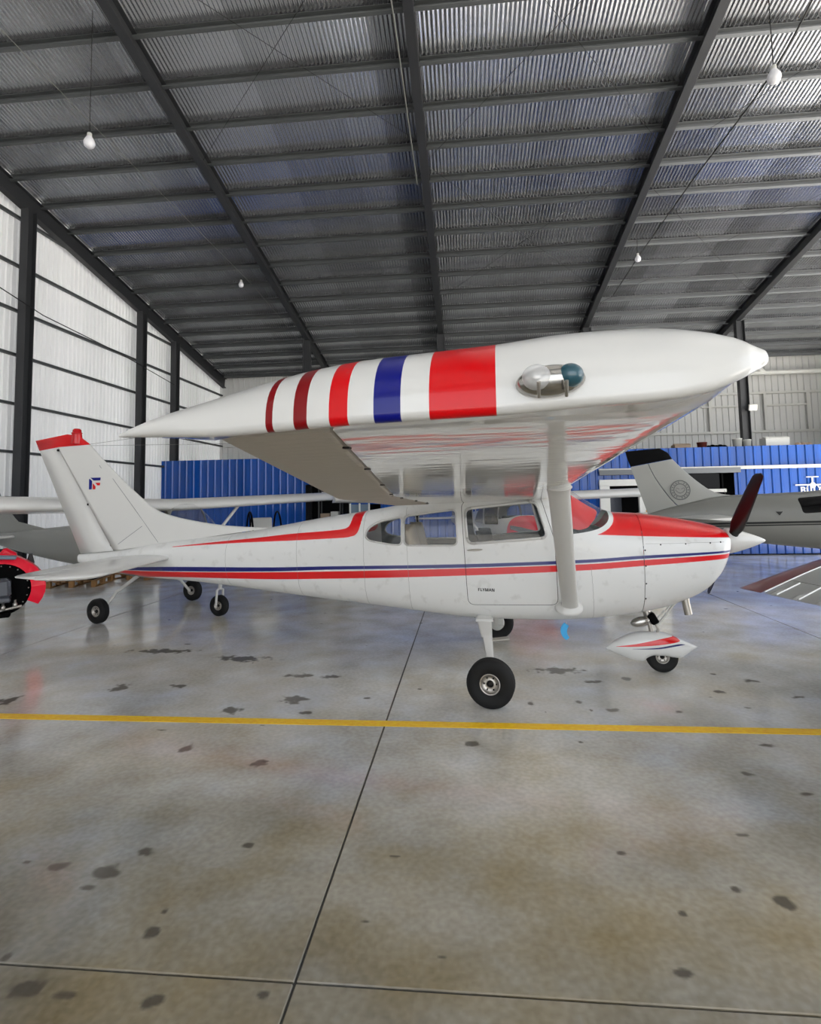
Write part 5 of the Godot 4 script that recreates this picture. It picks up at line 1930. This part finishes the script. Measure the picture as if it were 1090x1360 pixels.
func build_clutter() -> void:
	# pallets behind the tailplane
	var proto: Node3D = null
	for q in [[-9.25, -12.9, 0.2, "wooden pallet nearest the left wall behind the tailplane"], [-8.45, -14.1, -0.1, "wooden pallet further back, under the blue crate"]]:
		var o := thing("pallet", q[3], "pallet", Vector3(q[0], 0, q[1]), q[2], "pallets behind the striped tail")
		var mb := MB.new()
		mb.box(Vector3(0.1, 0.02, 1.0), Vector3.ZERO)
		var dk := mb.mesh(M["wood"])
		for k in 7:
			put("board", dk, o, Transform3D(Basis.IDENTITY, Vector3(-0.5 + k * 0.167, 0.14, 0)))
		for k in 3:
			put("runner", dk, o, Transform3D(Basis.IDENTITY, Vector3(-0.5 + k * 0.5, 0.012, 0)))
		mb = MB.new()
		mb.box(Vector3(0.1, 0.105, 0.1), Vector3.ZERO)
		var bl := mb.mesh(M["wood"])
		for i in 3:
			for j in 3:
				put("block", bl, o, Transform3D(Basis.IDENTITY, Vector3(-0.5 + i * 0.5, 0.076, -0.44 + j * 0.44)))
	var mb := MB.new()
	mb.box(Vector3(0.9, 0.1, 0.7), Vector3(-9.25, 0.2, -12.9), Basis(Vector3.UP, 0.2), 0.01)
	tag(put("tarpaulin", mb.mesh(M["dark fabric"]), self), "dark folded tarpaulin lying on the pallet nearest the left wall", "tarpaulin")
	mb = MB.new()
	mb.box(Vector3(0.5, 0.32, 0.4), Vector3(-8.45, 0.31, -14.1), Basis(Vector3.UP, -0.1), 0.03)
	mb.box(Vector3(0.54, 0.03, 0.44), Vector3(-8.45, 0.47, -14.1), Basis(Vector3.UP, -0.1), 0.01)
	tag(put("crate", mb.mesh(M["soft grey"]), self), "grey blue lidded crate standing on the further pallet", "crate")
	# on the office roof
	var y := 3.262
	var z := PZ - 0.75
	mb = MB.new()
	for k in 8:
		var a := k * 0.09
		mb.tube([Vector3(5.02 + a, y + 0.01, z), Vector3(5.02 + a, y + 0.36 - absf(k - 3.5) * 0.02, z)], 0.012, 6)
	for h in [0.02, 0.18, 0.34]:
		mb.tube([Vector3(5.0, y + h, z), Vector3(5.66, y + h, z)], 0.012, 6)
	tag(put("wire_crate", mb.mesh(M["pale steel"]), self), "pale wire frame on the office roof, at its left end", "frame")
	for q in [["cardboard_box", Vector3(7.02, y, z), Vector3(0.5, 0.22, 0.35), "cardboard", "open cardboard box on the office roof beside the reddish bucket", "box"], ["white_carton", Vector3(9.85, y, z + 0.1), Vector3(0.72, 0.36, 0.4), "white plastic", "long white carton on the office roof right of the dark column", "box"]]:
		mb = MB.new()
		mb.box(q[2], Vector3(0, q[2].y / 2, 0), Basis.IDENTITY, 0.01)
		mb.box(Vector3(q[2].x * 1.02, 0.03, q[2].z * 0.5), Vector3(0, q[2].y, q[2].z * 0.28), Basis(Vector3.RIGHT, 0.3), 0.004)
		tag(put(q[0], mb.mesh(M[q[3]]), self, Transform3D(Basis.IDENTITY, q[1])), q[4], q[5])
	for q in [[7.62, 0.15, 0.27, "terracotta", "reddish brown bucket on the office roof", "bucket"], [8.7, 0.14, 0.36, "white plastic", "taller white tub with a dark lid edge on the office roof", "tub"], [9.0, 0.12, 0.32, "white plastic", "white tub on the office roof right against the dark column", "tub"]]:
		mb = MB.new()
		mb.lathe([Vector2(0.0, 0.0), Vector2(q[1] * 0.86, 0.0), Vector2(q[1] * 0.97, q[2] * 0.9), Vector2(q[1] * 1.04, q[2] * 0.9), Vector2(q[1] * 1.04, q[2]), Vector2(0.0, q[2] * 1.02)], Vector3.ZERO, Basis.IDENTITY, 22)
		tag(put(q[5] if q[5] == "bucket" else "plastic_tub", mb.mesh(M[q[3]]), self, Transform3D(Basis.IDENTITY, Vector3(q[0], y, z + 0.15))), q[4], q[5])
	mb = MB.new()
	for k in 5:
		mb.ball(Vector3(7.88 + k * 0.12, y + 0.094 + 0.02 * (k % 2), z), Vector3(0.1, 0.09, 0.12), Basis.IDENTITY, 12, 8)
	tag(put("dark_bag", mb.mesh(M["off black"]), self), "slumped black bag on the office roof between bucket and tubs", "bag")
	mb = MB.new()
	for k in 3:
		mb.ball(Vector3(10.6 + k * 0.16, y + 0.104, z), Vector3(0.11, 0.1, 0.12), Basis.IDENTITY, 12, 8)
	tag(put("rag_bundle", mb.mesh(M["cardboard"]), self), "pale bundle of rags on the office roof at the far right", "bundle")
	# white drain pipe under the eaves
	mb = MB.new()
	mb.tube([Vector3(10.5, 6.43, BACK + 0.45), Vector3(14.0, 6.43, BACK + 0.45)], 0.085, 14)
	mb.tube([Vector3(11.5, 6.43, BACK + 0.45), Vector3(11.25, 6.62, BACK + 0.45), Vector3(11.2, 6.85, BACK + 0.45)], 0.085, 14)
	tag(put("drain_pipe", mb.mesh(M["office white"]), self), "cream drain pipe with an elbow under the eaves of the end wall", "pipe")
	# flood lamp on the column
	var fl := thing("flood_lamp", "small white flood lamp fixed to the dark column above the office", "lamp", Vector3(9.2, 4.6, -18.72))
	mb = MB.new()
	mb.box(Vector3(0.26, 0.2, 0.08), Vector3.ZERO, Basis(Vector3.RIGHT, 0.3), 0.015)
	put("housing", mb.mesh(M["white plastic"]), fl)
	mb = MB.new()
	mb.box(Vector3(0.05, 0.12, 0.16), Vector3(-0.05, -0.04, -0.07), Basis.IDENTITY, 0.01)
	put("bracket", mb.mesh(M["steel"]), fl)
	# shelf with boxes seen in the opening of the blue front
	var so := thing("shelf", "dark storage shelf inside the opening of the blue office front", "shelf", Vector3(-4.48, 0, PZ - 0.4))
	mb = MB.new()
	mb.box(Vector3(0.74, 0.04, 0.4))
	var sb := mb.mesh(M["steel"])
	for h in [0.5, 1.2, 1.9]:
		put("shelf_board", sb, so, Transform3D(Basis.IDENTITY, Vector3(0, h, 0)))
	mb = MB.new()
	mb.box(Vector3(0.04, 2.3, 0.04))
	var ub := mb.mesh(M["steel"])
	for sx in [-1, 1]:
		for sz in [-1, 1]:
			put("upright", ub, so, Transform3D(Basis.IDENTITY, Vector3(sx * 0.36, 1.15, sz * 0.18)))
	for q in [[-4.65, 1.22, 0.3, 0.24, "cardboard", "brown box on the middle shelf of the opening"], [-4.32, 1.22, 0.26, 0.3, "white plastic", "white box on the middle shelf of the opening"], [-4.6, 1.92, 0.3, 0.26, "white plastic", "white box on the top shelf of the opening"], [-4.27, 1.92, 0.24, 0.2, "cardboard", "brown box on the top shelf of the opening"]]:
		mb = MB.new()
		mb.box(Vector3(q[2], q[3], 0.3), Vector3(q[0], q[1] + q[3] / 2, PZ - 0.4), Basis.IDENTITY, 0.01)
		mb.box(Vector3(q[2] * 1.01, 0.03, 0.305), Vector3(q[0], q[1] + q[3] - 0.015, PZ - 0.4), Basis.IDENTITY, 0.004)
		tag(put("storage_box", mb.mesh(M[q[4]]), self), q[5], "box", "boxes on the shelf in the opening")
	# open cabin of an ultralight with an arched frame, behind the white aircraft
	var u := thing("ultralight_cabin", "open ultralight cabin pod with a dark arched frame under the white wing", "aircraft", Vector3(-4.75, 0, -13.0), deg_to_rad(-60))
	mb = MB.new()
	for s in [-1, 1]:
		var pts := []
		for k in 13:
			var a := PI * k / 12.0
			pts.append(Vector3(cos(a) * 0.5, 1.05 + sin(a) * 0.62, s * 0.32))
		mb.tube(pts, 0.022, 8)
	mb.tube([Vector3(-0.2, 1.0, 0.32), Vector3(0.25, 1.6, 0.32)], 0.015, 8)
	mb.tube([Vector3(0.25, 1.0, 0.32), Vector3(-0.1, 1.66, 0.32)], 0.015, 8)
	put("canopy_frame", mb.mesh(M["off black"]), u)
	mb = MB.new()
	mb.box(Vector3(1.2, 0.5, 0.62), Vector3(0, 0.78, 0), Basis.IDENTITY, 0.15)
	put("pod", mb.mesh(M["white paint"]), u)
	mb = MB.new()
	mb.box(Vector3(0.1, 0.55, 0.5), Vector3(-0.3, 1.25, 0), Basis(Vector3.BACK, 0.2), 0.04)
	put("seat", mb.mesh(M["pale steel"]), u)
	for q in [Vector3(0.45, 0.2, 0), Vector3(-0.35, 0.2, 0.5), Vector3(-0.35, 0.2, -0.5)]:
		mb = MB.new()
		mb.tube([Vector3(q.x * 0.8, 0.6, q.z * 0.5), Vector3(q.x, 0.2, q.z * 0.85)], 0.02, 8)
		put("gear_leg", mb.mesh(M["aluminium"]), u)
		make_wheel(u, q, 0.2, 0.1)

# ---------------------------------------------------------------- hanging lamps and wires
func build_lamps() -> void:
	var k := 0
	for q in [[Vector3(-5.77, 7.72, -8.0), 0.085, "large white bulb hanging highest at the left, in front of the second rafter"], [Vector3(-6.35, 8.31, -15.5), 0.075, "small white bulb hanging deeper at the left near the dark rafter"], [Vector3(4.22, 7.49, -7.5), 0.085, "large white bulb hanging at the upper right under the black cable"], [Vector3(4.57, 8.0, -14.5), 0.075, "small white bulb hanging deeper at the right under the black cable"]]:
		var o := thing("hanging_bulb", q[2], "lamp", q[0], 0, "bulbs hanging from the hangar roof")
		var r: float = q[1]
		var mb := MB.new()
		mb.lathe([Vector2(0.0, -r * 2.0), Vector2(r * 0.5, -r * 1.92), Vector2(r * 0.86, -r * 1.6), Vector2(r, -r * 1.1), Vector2(r * 0.96, -r * 0.7), Vector2(r * 0.7, -r * 0.15), Vector2(r * 0.45, r * 0.25)], Vector3.ZERO, Basis.IDENTITY, 24)
		put("bulb", mb.mesh(M["bulb white"]), o)
		mb = MB.new()
		mb.lathe([Vector2(r * 0.45, r * 0.2), Vector2(r * 0.42, r * 0.9), Vector2(r * 0.25, r * 1.0), Vector2(0.0, r * 1.05)], Vector3.ZERO, Basis.IDENTITY, 16)
		put("socket", mb.mesh(M["white plastic"]), o)
		mb = MB.new()
		mb.tube([Vector3(0, r, 0), Vector3(0, roof_y(q[0].z) - q[0].y - 0.1, 0)], 0.007, 6)
		put("cord", mb.mesh(M["cable"]), o)
		k += 1
	for q in [[[Vector3(-6.3, 8.7, -4.6), Vector3(-5.66, 7.87, -8.0), Vector3(-6.23, 8.45, -15.5), Vector3(-5.6, 7.55, -17.6)], 0.006, "wire", "thin pale wire slung past the two left bulbs"], [[Vector3(4.9, 9.1, -6.6), Vector3(4.34, 7.68, -7.55), Vector3(4.38, 7.75, -10.5), Vector3(4.7, 8.15, -14.5), Vector3(4.45, 7.7, -16.5)], 0.012, "cable", "black cable sagging past the two right bulbs"], [[Vector3(-9.7, 7.0, -8.0), Vector3(-9.7, 6.35, -12.0), Vector3(-9.7, 6.2, -15.0), Vector3(-9.7, 5.9, -18.0)], 0.012, "cable", "black cable strung along the left wall girts"], [[Vector3(-0.95, 9.6, -5.5), Vector3(-0.86, 9.0, -7.9), Vector3(-0.8, 8.3, -11.0)], 0.012, "wire", "pale conduit running along the middle rafter"]]:
		var pts := []
		var cv := Curve3D.new()
		for i in q[0].size():
			var a: Vector3 = q[0][maxi(i - 1, 0)]
			var b: Vector3 = q[0][mini(i + 1, q[0].size() - 1)]
			cv.add_point(q[0][i], -(b - a) / 6, (b - a) / 6)
		for v in cv.tessellate(4, 4):
			pts.append(v)
		var mb := MB.new()
		mb.tube(pts, q[1], 6)
		tag(put("cable", mb.mesh(M[q[2]]), self), q[3], "cable")
